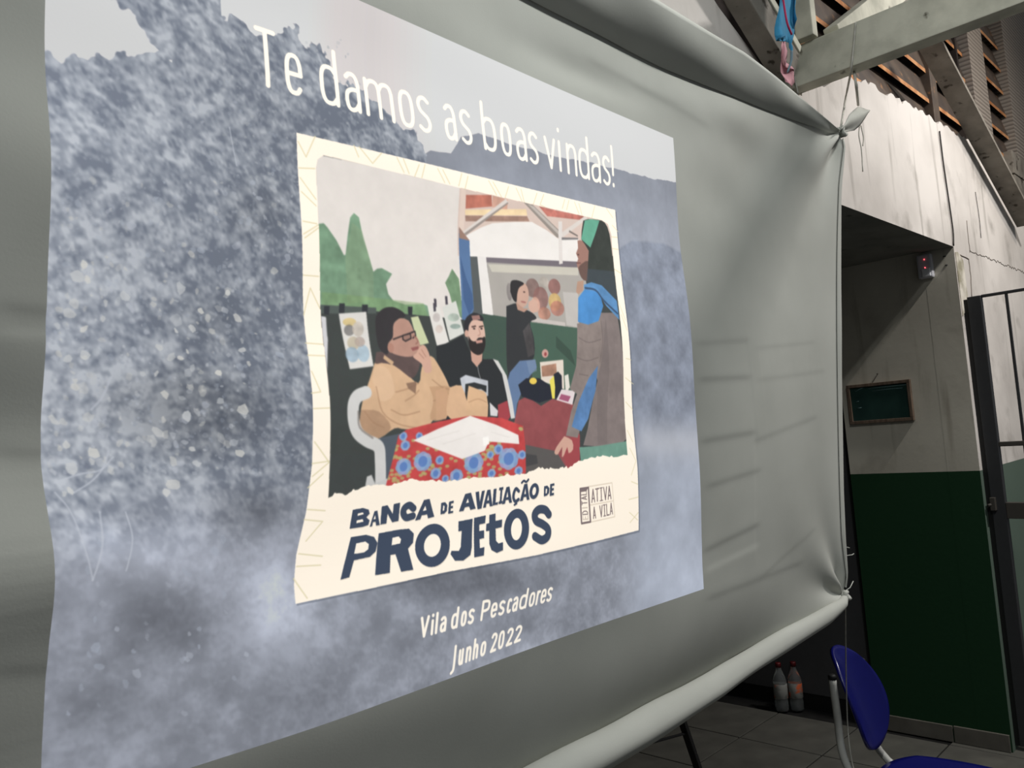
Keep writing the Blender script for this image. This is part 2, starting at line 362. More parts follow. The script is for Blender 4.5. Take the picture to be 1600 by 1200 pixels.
def crop(ox, oy, s): return lambda pts: [(ox+x/s, oy+y/s) for x, y in pts]
A_ = crop(440,180,2.5); B_ = crop(490,450,3.636); C_ = crop(680,450,3.872); D_ = crop(700,280,5.0); E_ = crop(440,560,2.4); F_ = crop(500,720,3.2)
def pf(fr, pts, col, alpha=1.0, tint=0.0, smooth=0):
    p = fr(pts)
    if smooth: p = sm(p+[p[0]], smooth)
    fill(tx(p), col, alpha, tint)
def ps(fr, pts, w, col, alpha=1.0, smooth=4):
    p = fr(pts); p = sm(p, smooth) if smooth and len(p) > 2 else p
    stroke(tx(p), w, col, alpha=alpha)
CREAM = (253,241,224)
def paint_card():
    global CLIPMASK
    card = [(456,208),(620,247),(800,290),(962,328),(970,440),(982,600),(990,730),(992,828),(920,846),(830,867),(700,893),(580,921),(470,945),(467,915),(468,868),(478,800),(482,727),(480,643),(477,560),(466,380)]
    fill(tx([(x+2, y+3) for x, y in card]), (70,76,88), .35)
    fill(tx(card), CREAM)
    # zigzag pattern of thin olive lines in the border
    ol = (214,205,168)
    for a in ([(459,222),(472,246),(485,214)], [(545,228),(553,246)], [(553,230),(575,256),(588,240)], [(612,247),(624,270)], [(622,249),(632,272)], [(647,258),(641,276)], [(656,258),(652,278)], [(676,264),(688,286)], [(684,266),(696,288)], [(714,272),(710,291)], [(724,276),(720,296)],
              [(757,283),(770,305)], [(764,285),(778,308)], [(789,292),(783,312)], [(801,294),(812,317)], [(809,296),(815,318)], [(835,302),(829,320)], [(846,304),(840,320),(854,327)], [(880,312),(876,326)], [(887,313),(883,328)], [(896,316),(903,334)], [(903,318),(908,336)], [(929,322),(924,340)], [(948,326),(958,340)],
              [(461,263),(486,264)], [(463,278),(488,312)], [(465,300),(488,322)], [(467,346),(489,350)], [(468,366),(491,352)], [(470,372),(492,356)], [(470,430),(494,432)], [(473,492),(482,450),(498,482)], [(474,536),(502,538)], [(476,555),(504,556)], [(478,614),(492,612),(480,580)], [(481,638),(506,637)], [(484,690),(508,722),(484,744)], [(482,724),(508,720)], [(478,762),(500,740)], [(480,796),(508,798)], [(476,812),(506,815),(482,846)], [(472,866),(510,870)], [(470,886),(508,884)], [(466,905),(488,936)],
              [(957,352),(966,362)], [(955,370),(965,371)], [(956,388),(966,390)], [(958,420),(970,428)], [(962,470),(972,500)], [(966,492),(974,516)], [(972,560),(980,562)], [(972,590),(985,600)], [(974,628),(985,640)], [(976,672),(984,690)], [(979,700),(988,720),(980,742)], [(980,752),(990,756)], [(976,780),(991,776)], [(977,800),(990,812)], [(978,816),(991,800)]):
        stroke(tx(a), 2.6, ol, alpha=.75)
    torn = [(511,778),(523,771),(540,773),(552,766),(569,759),(581,757),(603,759),(619,754),(634,748),(650,751),(669,749),(684,751),(700,751),(719,747),(737,745),(759,745),(781,743),(800,740),(815,740),(834,729),(847,731),(859,732),(872,729),(881,731),(894,722),(911,717),(927,712),(940,712),(952,714),(975,711)]
    tj = []
    for (a, b), (c, d) in zip(torn[:-1], torn[1:]):
        tj.append((a, b))
        for t in (.25, .5, .75): tj.append((a+(c-a)*t+rng.normal()*.8, b+(d-b)*t+rng.normal()*1.4))
    tj.append(torn[-1])
    inner = [(488,262),(490,250),(499,243),(712,294),(880,331),(940,344),(950,350),(955,366),(962,470),(972,640),(975,711)] + tj[::-1] + [(511,778),(508,700),(503,560),(493,380)]
    r = cover(tx(inner)); CLIPMASK = np.zeros((TH, TW), np.float32); CLIPMASK[r[0]] = r[1]
    fill(tx(inner), (60,64,63))
    # white wall with hedge
    pf(A_, [(100,150),(400,215),(684,283),(690,560),(700,800),(130,790)], (222,214,207))
    g = (112,143,116)
    pf(A_, [(130,425),(150,423),(165,440),(200,490),(230,548),(236,545),(244,470),(255,400),(270,383),(290,400),(305,480),(330,560),(345,612),(360,600),(378,598),(418,620),(395,660),(405,700),(425,725),(470,740),(540,738),(556,745),(570,830),(400,830),(140,790)], g, 1, .16)
    pf(A_, [(300,450),(330,560),(345,612),(350,720),(250,740),(235,560),(262,420)], (128,150,118), .55, .12)
    pf(A_, [(150,690),(540,735),(560,790),(150,770)], (120,150,98), .5, .2)
    pf(A_, [(625,655),(640,630),(655,600),(680,640),(692,800),(655,760),(642,700)], (112,140,108), 1, .15)
    # right half: tiled roof, trusses, white lintel wall
    pf(D_, [(58,60),(1320,340),(1320,600),(60,600)], (212,190,178))
    pf(D_, [(110,125),(310,125),(320,215),(115,232)], (186,112,94), 1, .15)
    pf(D_, [(320,130),(440,160),(440,240),(320,220)], (208,160,140), 1, .1)
    pf(D_, [(110,240),(590,235),(600,285),(115,282)], (238,210,166), 1, .08)
    pf(D_, [(115,285),(600,290),(620,330),(120,330)], (150,118,104), 1, .2)
    pf(D_, [(690,212),(830,245),(1070,292),(1060,322),(760,290)], (186,112,100), 1, .2)
    pf(D_, [(70,70),(108,85),(110,420),(72,380)], (222,200,186))
    pf(D_, [(128,440),(240,380),(330,345),(500,335),(640,335),(760,400),(860,470),(1020,470),(1020,650),(160,610)], (236,230,224))
    pf(D_, [(160,605),(1020,645),(1020,700),(160,660)], (112,104,110))
    pf(D_, [(290,650),(1060,695),(1100,1190),(310,1090)], (166,160,153))
    pf(D_, [(300,665),(1010,690),(1010,752),(325,725)], (196,190,176))
    pf(D_, [(880,880),(1000,890),(990,1160),(890,1140)], (186,180,174))
    pf(D_, [(158,605),(215,605),(240,1060),(160,1060)], (82,86,86))
    pf(D_, [(215,600),(285,610),(318,1065),(235,1050)], (228,222,217))
    pf(D_, [(70,380),(155,480),(168,1020),(120,1120),(75,1110)], (84,112,152))
    pf(D_, [(80,600),(115,760),(160,900),(165,1010),(130,1060),(90,940)], (58,82,122), .7)
    pf(D_, [(70,372),(158,482),(75,462)], (150,120,106))
    lt = (216,206,198)
    pf(D_, [(100,412),(425,155),(448,186),(128,440)], lt)
    pf(D_, [(112,425),(128,440),(448,190),(440,182)], (120,108,102), .7)
    pf(D_, [(565,180),(640,200),(885,425),(870,462),(840,455)], (146,136,128))
    pf(D_, [(600,195),(650,215),(880,430),(860,440)], (186,176,168))
    pf(D_, [(865,425),(1060,290),(1085,306),(890,455)], lt)
    pf(D_, [(850,330),(880,330),(890,660),(862,665)], (222,214,208))
    pf(D_, [(880,455),(1010,458),(1010,472),(880,475)], (120,116,116))
    pf(D_, [(940,400),(1010,440),(1005,450),(935,412)], (120,110,104))
    # mural on the far wall
    for cx, cy, rx, ry, c in ((640,850,55,75,(124,96,90)), (735,820,40,60,(170,160,150)), (815,840,48,62,(132,86,80)), (700,930,60,90,(140,98,92)), (810,960,50,70,(196,160,96)), (825,1010,55,60,(168,110,96)), (720,1050,50,50,(176,120,100)), (655,980,35,60,(206,160,140)), (455,880,22,70,(130,122,120))):
        fill(tx(D_(ell(cx, cy, rx, ry))), c, .8, .2)
    pf(D_, [(620,1080),(880,1120),(880,1150),(620,1110)], (200,190,184), .8)
    # green boards
    pf(C_, [(245,160),(330,165),(420,180),(430,540),(260,440)], (62,80,70))
    pf(C_, [(540,205),(835,242),(830,640),(560,620)], (68,92,78))
    pf(C_, [(700,290),(790,380),(820,470),(700,360)], (50,64,56), .6)
    # blackboard side on the left
    pf(A_, [(140,745),(560,785),(700,800),(720,1320),(165,1320)], (60,64,62))
    pf(A_, [(140,740),(360,752),(360,775),(150,775)], (78,86,82))
    for a in ([(160,745),(182,745),(180,780),(160,778)], [(218,735),(240,735),(238,790),(218,788)], [(305,740),(328,740),(326,780),(306,778)], [(480,748),(498,748),(497,782),(482,780)]): pf(A_, a, (48,50,54))
    pf(A_, [(150,785),(168,788),(172,880),(160,1000)], (206,204,206))
    pf(A_, [(217,775),(322,768),(341,980),(248,992)], (216,212,206))
    for cx, cy, rx, ry, c in ((258,808,26,16,(206,178,110)), (256,840,20,22,(110,106,104)), (290,835,22,30,(196,184,170)), (270,890,24,26,(190,176,150)), (262,935,26,30,(150,176,196)), (305,930,24,34,(160,186,204)), (295,885,20,20,(178,160,150))): fill(tx(A_(ell(cx, cy, rx, ry))), c, .75, .25)
    pf(A_, [(492,790),(520,785),(560,890),(520,900)], (196,202,160))
    pf(A_, [(555,745),(600,740),(637,885),(592,908)], (224,219,212)); pf(A_, [(612,752),(665,725),(696,852),(640,880)], (212,212,204))
    for cx, cy, rx, ry, c in ((590,790,14,18,(190,180,176)), (600,835,14,16,(206,190,180)), (655,790,22,16,(170,184,170)), (662,825,20,10,(140,160,150))): fill(tx(A_(ell(cx, cy, rx, ry))), c, .8, .2)
    for x, y in ((585,735),(628,725),(582,752)): pf(A_, [(x-5,y-18),(x+4,y-18),(x+6,y+14),(x-3,y+16)], (70,66,74))
    # standing person at the back
    pf(C_, [(405,110),(470,92),(500,120),(560,150),(585,185),(545,210),(565,300),(570,400),(545,445),(470,470),(410,530),(400,300)], (50,51,53), smooth=3)
    pf(C_, [(480,440),(575,432),(585,480),(520,560),(460,700),(445,790),(405,560),(420,510)], (94,116,150))
    pf(C_, [(520,440),(575,432),(585,500),(540,520)], (120,138,164), .6)
    fill(tx(D_(ell(555,905,52,98,24,.1))), (196,158,140)); pf(D_, [(500,960),(560,1010),(600,1010),(560,1040),(510,1020)], (180,140,122))
    pf(D_, [(462,880),(470,805),(505,788),(555,800),(575,820),(535,848),(515,900),(505,960),(480,940)], (46,44,45), smooth=3)
    fill(tx(D_(ell(572,882,9,5))), (60,46,44)); fill(tx(D_(ell(560,960,22,7,12,.2))), (160,104,98))
    pf(D_, [(600,960),(640,940),(670,960),(665,1020),(630,1045),(600,1010)], (204,164,146), smooth=3)
    pf(C_, [(500,260),(540,210),(560,300),(570,400),(530,420)], (86,80,80), .6, .3)
    fill(tx(C_(ell(634,396,20,26))), (196,150,140)); fill(tx(C_(ell(636,400,8,12))), (150,70,70))
    # back table
    pf(C_, [(470,680),(520,655),(610,712),(680,670),(810,700),(850,900),(846,1080),(760,1100),(700,1000),(500,960),(440,810)], (140,72,74), 1, .05)
    pf(C_, [(800,700),(850,890),(848,1080),(770,1090),(745,1010),(800,900)], (158,66,70), .8)
    pf(C_, [(505,945),(700,985),(775,1100),(500,1130)], (86,82,80)); pf(C_, [(510,1000),(580,1010),(590,1060),(510,1080)], (58,58,60), .7)
    pf(C_, [(603,448),(745,433),(756,612),(720,600),(612,560)], (222,208,194)); pf(C_, [(612,472),(702,456),(708,528),(618,536)], (156,116,96), 1, .2)
    pf(C_, [(755,530),(778,520),(790,600),(765,640)], (226,220,208))
    pf(C_, [(470,585),(520,545),(600,545),(668,590),(690,520),(715,505),(738,530),(742,620),(720,662),(640,680),(600,694),(490,655)], (36,39,48))
    fill(tx(C_(ell(562,562,23,20))), (228,196,84)); pf(C_, [(664,560),(690,528),(698,600),(696,668),(680,668)], (228,212,92))
    pf(C_, [(738,612),(824,622),(806,706),(706,676)], (222,208,208)); pf(C_, [(736,640),(796,655),(780,688),(722,672)], (160,84,112))
    # bearded man, black sweatshirt
    pf(C_, [(-20,350),(60,330),(140,285),(180,380),(250,430),(330,430),(370,500),(395,600),(408,770),(330,790),(290,700),(280,800),(-20,800)], (42,44,46))
    pf(C_, [(318,428),(350,440),(400,530),(432,690),(444,785),(420,790),(395,640),(372,520)], (206,203,199))
    pf(C_, [(185,375),(256,392),(252,440),(220,478),(190,440)], (196,152,134))
    pf(C_, [(164,240),(190,185),(250,190),(268,240),(274,300),(262,345),(215,350),(175,320)], (214,176,158), smooth=3)
    pf(C_, [(150,262),(148,215),(168,172),(210,150),(255,168),(262,200),(205,192),(178,225),(172,262)], (46,45,48), smooth=3)
    pf(C_, [(192,168),(240,164),(246,190),(200,196)], (150,112,104))
    fill(tx(C_(ell(162,275,11,22))), (204,160,142))
    pf(C_, [(174,290),(192,318),(215,322),(232,302),(258,300),(272,296),(274,345),(258,392),(225,405),(188,380),(176,340)], (44,39,39), smooth=3)
    pf(C_, [(214,318),(256,312),(258,330),(222,336)], (190,140,128))
    for x in (208,252): pf(C_, [(x-16,232),(x+10,226),(x+12,234),(x-14,240)], (66,48,44)); fill(tx(C_(ell(x, 246, 7, 5))), (50,40,40))
    ps(C_, [(236,245),(244,280),(230,288)], 2, (176,130,116))
    pf(C_, [(115,545),(150,525),(285,560),(282,650),(160,705),(128,640)], (188,190,196), 1, .1)
    pf(C_, [(145,580),(200,570),(275,590),(272,632),(240,610),(165,612),(158,690),(138,672)], (44,46,48))
    ps(C_, [(225,470),(230,510),(240,550)], 1.6, (160,160,160))
    pf(C_, [(340,705),(400,680),(416,775),(400,800),(340,795)], (156,62,68)); pf(C_, [(290,690),(340,740),(335,775),(292,770)], (210,206,206))
    # man in the tan jacket
    tan = (208,170,134)
    pf(B_, [(335,850),(450,825),(460,880),(425,1000),(405,1110),(375,1060),(345,900)], (78,86,96))
    pf(B_, [(320,430),(375,372),(480,470),(560,540),(585,450),(640,385),(690,455),(735,560),(745,640),(712,730),(640,745),(600,790),(480,800),(420,795),(340,850),(270,840),(225,770),(240,640),(285,520)], tan, 1, .03, 3)
    pf(B_, [(230,690),(330,700),(400,790),(335,850),(270,840),(225,775)], (168,132,104), .8, .05, 3)
    pf(B_, [(620,560),(740,560),(745,640),(712,735),(620,745),(640,640)], (186,146,112), .85, 0, 3)
    pf(B_, [(300,520),(330,440),(400,470),(420,600),(340,640)], (220,184,150), .6, 0, 3)
    for p in ([(320,560),(350,700),(440,770),(560,795)], [(430,590),(500,570),(560,540)], [(480,640),(530,610),(560,580)], [(640,520),(690,560),(735,575)], [(640,640),(700,620),(740,590)], [(250,700),(300,760),(360,790)], [(400,690),(470,720),(560,700)]): ps(B_, p, 3, (160,122,94), .6)
    pf(B_, [(750,560),(800,556),(832,640),(838,730),(765,755),(712,705),(735,640)], (214,172,136), 1, .03, 2)
    pf(C_, [(-40,620),(20,600),(55,690),(20,790),(-40,800)], (196,154,120)); 
    pf(C_, [(50,600),(120,588),(150,690),(152,772),(80,800),(25,765),(30,690)], (210,170,134), 1, .03, 2)
    pf(C_, [(165,590),(230,615),(272,640),(276,775),(215,785),(155,770),(150,680)], (212,172,134), 1, .04, 2)
    ps(C_, [(160,690),(220,670),(270,690)], 2.5, (168,128,98), .6)
    pf(B_, [(335,365),(380,362),(500,380),(572,400),(568,460),(530,512),(490,488),(430,440),(360,425),(325,430)], (86,70,68), 1, .1, 2)
    pf(B_, [(380,380),(430,420),(420,440),(372,400)], (196,160,126)); pf(B_, [(490,540),(550,530),(540,600),(500,570)], (120,92,76), .8)
    pf(B_, [(428,215),(470,172),(522,186),(548,240),(572,290),(584,330),(570,365),(530,390),(465,385),(412,362),(398,330),(412,280)], (178,136,120), 1, .03, 2)
    pf(B_, [(338,240),(340,165),(378,118),(430,108),(478,128),(505,160),(455,180),(436,215),(432,280),(404,318),(398,378),(352,340)], (52,49,51), smooth=3)
    fill(tx(B_(ell(418,340,18,28))), (170,124,108))
    pf(B_, [(432,288),(545,246),(548,254),(432,297)], (52,46,46)); pf(B_, [(486,268),(530,258),(532,288),(500,300),(486,290)], (150,114,102)); stroke(tx(B_([(488,270),(530,258),(534,286),(502,302),(488,292),(488,270)])), 3, (46,42,44))
    stroke(tx(B_([(538,252),(556,246),(560,270),(544,284)])), 3, (46,42,44)); ps(B_, [(548,270),(572,300),(560,318)], 3, (150,104,92))
    pf(B_, [(530,340),(572,330),(576,346),(540,358)], (140,84,80))
    pf(B_, [(572,345),(590,325),(612,330),(634,385),(640,470),(600,478),(585,430),(540,392),(560,370)], (204,160,140), smooth=3)
    for p in ([(575,370),(600,400)], [(590,350),(612,390)]): ps(B_, p, 2, (160,116,100), .8)
    # white plastic chair
    ps(B_, [(262,592),(212,615),(188,665),(190,750),(215,820),(270,865),(335,900),(352,980),(366,1110)], 26, (206,204,201), 1, 5)
    pf(B_, [(285,1070),(310,1060),(335,1110),(400,1080),(410,1125),(280,1130)], (198,197,194))
    ps(B_, [(215,700),(225,790),(300,850)], 4, (120,110,104), .7)
    # front table with flowered cloth
    pf(E_, [(412,288),(440,266),(560,235),(680,214),(800,222),(882,252),(892,330),(898,430),(780,448),(540,470),(380,485)], (190,66,66), 1, .1)
    tb = cover(tx(E_([(412,288),(440,266),(560,235),(680,214),(800,222),(882,252),(892,330),(898,430),(780,448),(540,470),(380,485)]))); keep = CLIPMASK; CLIPMASK = np.zeros((TH, TW), np.float32); CLIPMASK[tb[0]] = tb[1]*keep[tb[0]]
    for _ in range(46):
        x = rng.uniform(400, 890); y = rng.uniform(240, 465)
        if 470 < x < 862 and y < 300+.3*abs(660-x)*.2: continue
        for k in range(4): fill(tx(E_(ell(x+rng.normal()*20, y+rng.normal()*16, 8, 6))), (176,172,110), .8)
    for x, y, r in ((440,325,16),(440,405,26),(510,385,30),(572,380,14),(562,430,18),(610,315,12),(640,440,22),(700,390,32),(710,300,12),(770,430,14),(790,340,16),(830,375,34),(850,300,14),(880,360,14),(760,360,12),(490,290,12),(430,290,14),(600,450,12),(870,420,14)):
        for k in range(7):
            a = k*.9+x; fill(tx(E_(ell(x+math.cos(a)*r*.55, y+math.sin(a)*r*.6, r*.6, r*.66))), (124+14*(k%3),160+8*(k%2),202), .85)
        fill(tx(E_(ell(x, y, r*.55, r*.7))), (84,118,182), .85)
    CLIPMASK = keep
    pf(E_, [(468,306),(560,262),(680,214),(780,248),(864,286),(868,320),(752,310),(738,345),(655,376)], (238,231,225))
    for p in ([(520,305),(640,270)], [(580,320),(700,280)], [(760,275),(830,295)]): ps(E_, p, 1.5, (216,210,204), .8, 0)
    pf(E_, [(728,296),(750,290),(754,320),(732,328)], (250,246,240))
    # the standing man on the right
    br = (126,114,111)
    pf(C_, [(838,190),(900,150),(1080,150),(1110,400),(1140,700),(1150,900),(1100,950),(960,958),(870,950),(900,850),(960,560)], br, 1, .06)
    pf(C_, [(1010,180),(1030,500),(1020,940),(960,950),(960,560)], (108,98,96), .5)
    pf(C_, [(832,215),(975,195),(990,330),(975,470),(930,600),(885,760),(835,905),(762,892),(800,740),(835,640),(790,610),(825,470)], (134,121,116), 1, .08)
    pf(C_, [(905,545),(958,470),(950,620),(905,790),(860,866),(800,838),(845,690)], (86,124,172), 1, .12)
    pf(C_, [(838,205),(850,60),(900,0),(980,10),(1000,110),(965,200),(900,222)], (72,132,192), 1, .07)
    for p in ([(840,300),(900,330),(975,310)], [(830,420),(890,440),(960,420)], [(845,520),(900,530)], [(980,200),(985,330),(970,450)]): ps(C_, p, 2.5, (96,86,84), .6)
    pf(C_, [(752,895),(800,920),(806,975),(778,998),(770,960),(750,1010),(736,1018),(738,960),(712,1005),(690,998),(702,960)], (206,160,142), smooth=2)
    pf(C_, [(845,962),(960,955),(1145,925),(1150,1020),(1060,1030),(855,1050)], (106,146,130), 1, .05)
    pf(D_, [(1005,480),(1040,480),(1100,530),(1100,760),(1055,790),(1015,715),(1000,660),(1012,620),(995,580),(1010,540)], (156,116,104), smooth=2)
    pf(D_, [(1012,690),(1040,660),(1100,640),(1105,780),(1050,790),(1020,740)], (92,72,66), .85, 0, 2)
    pf(D_, [(1000,800),(1050,790),(1040,870),(1000,900),(985,880)], (176,140,120))
    pf(D_, [(1050,325),(1090,312),(1170,318),(1225,340),(1262,430),(1285,640),(1300,870),(1180,850),(1085,790),(1095,560),(1035,470)], (54,58,54), 1, .08, 2)
    pf(D_, [(1062,322),(1110,312),(1182,322),(1150,420),(1108,535),(1035,468)], (98,164,138), 1, .04)
    pf(D_, [(1085,700),(1290,720),(1305,960),(1200,900),(1070,830)], (62,70,76), .8)
    pf(D_, [(1050,825),(1110,805),(1190,830),(1300,950),(1312,1100),(1215,990),(1150,880),(1050,862)], (88,136,184), 1, .1)
    ps(D_, [(1060,850),(1140,868),(1200,950),(1300,1050)], 6, (48,64,88), .8)
    fill(tx(D_(ell(1012,590,8,6))), (90,64,60)); ps(D_, [(1000,655),(1030,655)], 3, (110,72,68))
    sl = cover(tx(inner))[0]; B = CAN[sl]*(.93+.04*(NZ[sl][..., None]-.5)) + 13
    for _ in range(3):
        pd = np.pad(B, ((1,1),(1,1),(0,0)), 'edge'); B = (B*2 + pd[:-2,1:-1]+pd[2:,1:-1]+pd[1:-1,:-2]+pd[1:-1,2:])/6
    mk = CLIPMASK[sl][..., None]; CAN[sl] = CAN[sl]*(1-mk) + B*mk
    CLIPMASK = None

# ---- lettering: stroke alphabet, x right, y up, x height 1
def sup(a0, a1, cx=.5, cy=.5, rx=.5, ry=.5, n=22, e=2.7):
    out = []
    for a in np.linspace(math.radians(a0), math.radians(a1), n):
        c, s = math.cos(a), math.sin(a); out.append((cx+rx*math.copysign(abs(c)**(2/e), c), cy+ry*math.copysign(abs(s)**(2/e), s)))
    return out
def cc(*p): return sm(list(p), 6)
ASC = 1.48
GL = {
 'o': [sup(0, 360)], 'e': [sup(0, 318) , [(0,.5),(1,.5)]],
 'd': [[(1,ASC),(1,0)], [(1,.82)]+sup(62, 298)+[(1,.18)]], 'b': [[(0,ASC),(0,0)], [(0,.82)]+sup(118, -118)+[(0,.18)]],
 'a': [cc((.06,.9),(.35,1.0),(.75,.98),(.98,.78),(1,.5))+[(1,0)], cc((1,.57),(.5,.57),(.1,.47),(0,.26),(.12,.05),(.42,-.01),(.75,.05),(1,.2))],
 'm': [[(0,1),(0,0)], cc((0,.78),(.12,.95),(.28,1),(.43,.95),(.5,.78))+[(.5,0)], cc((.5,.78),(.62,.95),(.78,1),(.93,.95),(1,.78))+[(1,0)]],
 'n': [[(0,1),(0,0)], cc((0,.75),(.22,.94),(.5,1),(.85,.94),(1,.72))+[(1,0)]], 'h': [[(0,ASC),(0,0)], cc((0,.75),(.22,.94),(.5,1),(.85,.94),(1,.72))+[(1,0)]],
 'u': [[(1,1),(1,0)], [(0,1)]+cc((0,.28),(.15,.06),(.5,0),(.78,.06),(1,.25))],
 'r': [[(0,1),(0,0)], cc((0,.7),(.3,.93),(.65,1),(1,.98))], 's': [cc((.95,.9),(.6,1),(.22,.95),(.05,.78),(.2,.6),(.5,.5),(.82,.4),(.97,.22),(.8,.05),(.42,0),(.05,.09))],
 'c': [sup(48, 312)], 'v': [[(0,1),(.5,0),(1,1)]], 'i': [[(.5,1),(.5,0)], [(.5,1.4),(.5,1.44)]], 'l': [[(.5,ASC),(.5,0)]],
 '!': [[(.5,ASC),(.5,.42)], [(.5,.0),(.5,.05)]], 'T': [[(0,1.42),(1,1.42)], [(.5,1.42),(.5,0)]], 'V': [[(0,1.42),(.5,0),(1,1.42)]],
 'P': [[(0,0),(0,1.42)]+cc((.5,1.42),(.9,1.33),(1,1.05),(.9,.76),(.5,.66))+[(0,.66)]], 'J': [[(.8,1.42)]+cc((.8,.2),(.7,-.25),(.3,-.42))],
 '2': [cc((.02,1.22),(.22,1.4),(.6,1.42),(.93,1.25),(.92,.95),(.6,.55),(.0,.0))+[(1,0)]], '0': [sup(0, 360, .5, .71, .5, .71)],
}
def text_line(items, base, xh, th, col, shear=0.0):
    """items: (glyph, x_left, x_right) in seen pixels; base / xh: functions giving the seen baseline and x-height line"""
    for g, a, b in items:
        ba, bb = tx([(a, base(a))])[0], tx([(b, base(b))])[0]
        mid = (a+b)/2; tb, tt = tx([(mid, base(mid))])[0], tx([(mid, xh(mid))])[0]
        hgt = tb[1]-tt[1]
        for pl in GL[g]:
            pts = []
            for x, y in pl:
                X = ba[0] + th/2 + (bb[0]-ba[0]-th)*x + shear*hgt*(y-.5); Y = ba[1] + (bb[1]-ba[1])*x - th/2 - (hgt-th)*y
                pts.append((X, Y))
            stroke(pts, th, col)
def line(x0, y0, x1, y1): return lambda x: y0 + (y1-y0)*(x-x0)/(x1-x0)
W_ = (252,243,228)
CAP = {
 'B': [[(0,0),(0,1),(.7,1),(1,.86),(1,.66),(.7,.52),(0,.52)], [(.7,.52),(1,.38),(1,.14),(.7,0),(0,0)]], 'A': [[(0,0),(.5,1),(1,0)], [(.2,.28),(.8,.28)]],
 'N': [[(0,0),(0,1),(1,0),(1,1)]], 'C': [sup(50, 310, e=2.3)], 'D': [[(0,0),(0,1),(.55,1),(1,.7),(1,.3),(.55,0),(0,0)]], 'E': [[(1,1),(0,1),(0,0),(1,0)], [(0,.5),(.8,.5)]],
 'V': [[(0,1),(.5,0),(1,1)]], 'L': [[(0,1),(0,0),(1,0)]], 'I': [[(.5,0),(.5,1)]], 'O': [sup(0, 360, e=2.2)], 'P': [[(0,0),(0,1),(.65,1),(1,.82),(1,.6),(.65,.42),(0,.42)]],
 'R': [[(0,0),(0,1),(.65,1),(1,.85),(1,.65),(.65,.5),(0,.5)], [(.5,.5),(1,0)]], 'J': [[(.35,1),(1,1),(1,.3),(.75,.02),(.4,0),(0,.22)]], 't': [[(.45,1),(.45,.2),(.65,0),(1,.04)], [(0,.68),(.95,.68)]],
 'S': [cc((.95,.82),(.7,.99),(.35,1),(.06,.84),(.1,.62),(.5,.5),(.9,.38),(.95,.14),(.65,0),(.3,0),(.02,.18))], 'T': [[(0,1),(1,1)], [(.5,1),(.5,0)]], '~': [cc((0,.2),(.3,.9),(.65,.2),(1,.9))],
}
def cap(ch, fr, quad, th, col, serif=False):
    """a capital filling the quad TL TR BR BL (in a zoom frame)"""
    global CLIPMASK
    q = tx(fr(quad)); Hq = homography([(0,1),(1,1),(1,0),(0,0)], q)
    w = (np.linalg.norm(q[1]-q[0])+np.linalg.norm(q[2]-q[3]))/2; h = (np.linalg.norm(q[3]-q[0])+np.linalg.norm(q[2]-q[1]))/2
    fx, fy = min(.45, th/2/w), min(.45, th/2/h)
    r = cover(q); keep = CLIPMASK
    CLIPMASK = np.zeros((TH, TW), np.float32); CLIPMASK[r[0]] = r[1]
    for pl in CAP[ch]:
        pts = hmap(Hq, [(fx+(1-2*fx)*x, fy+(1-2*fy)*y) for x, y in pl])
        if len(pl) > 12: stroke(pts, th, col); continue
        for a, b in zip(pts[:-1], pts[1:]):
            d = (b-a)/max(np.linalg.norm(b-a), 1e-6)*th/2; nn = np.array([-d[1], d[0]])
            fill([a-d+nn, b+d+nn, b+d-nn, a-d-nn], col)
    CLIPMASK = keep
    if serif:
        for s in (0, 1): stroke(hmap(Hq, [(fx+.0, fy*.8+(1-1.6*fy)*s), (1-fx, fy*.8+(1-1.6*fy)*s)]), th*.7, col)
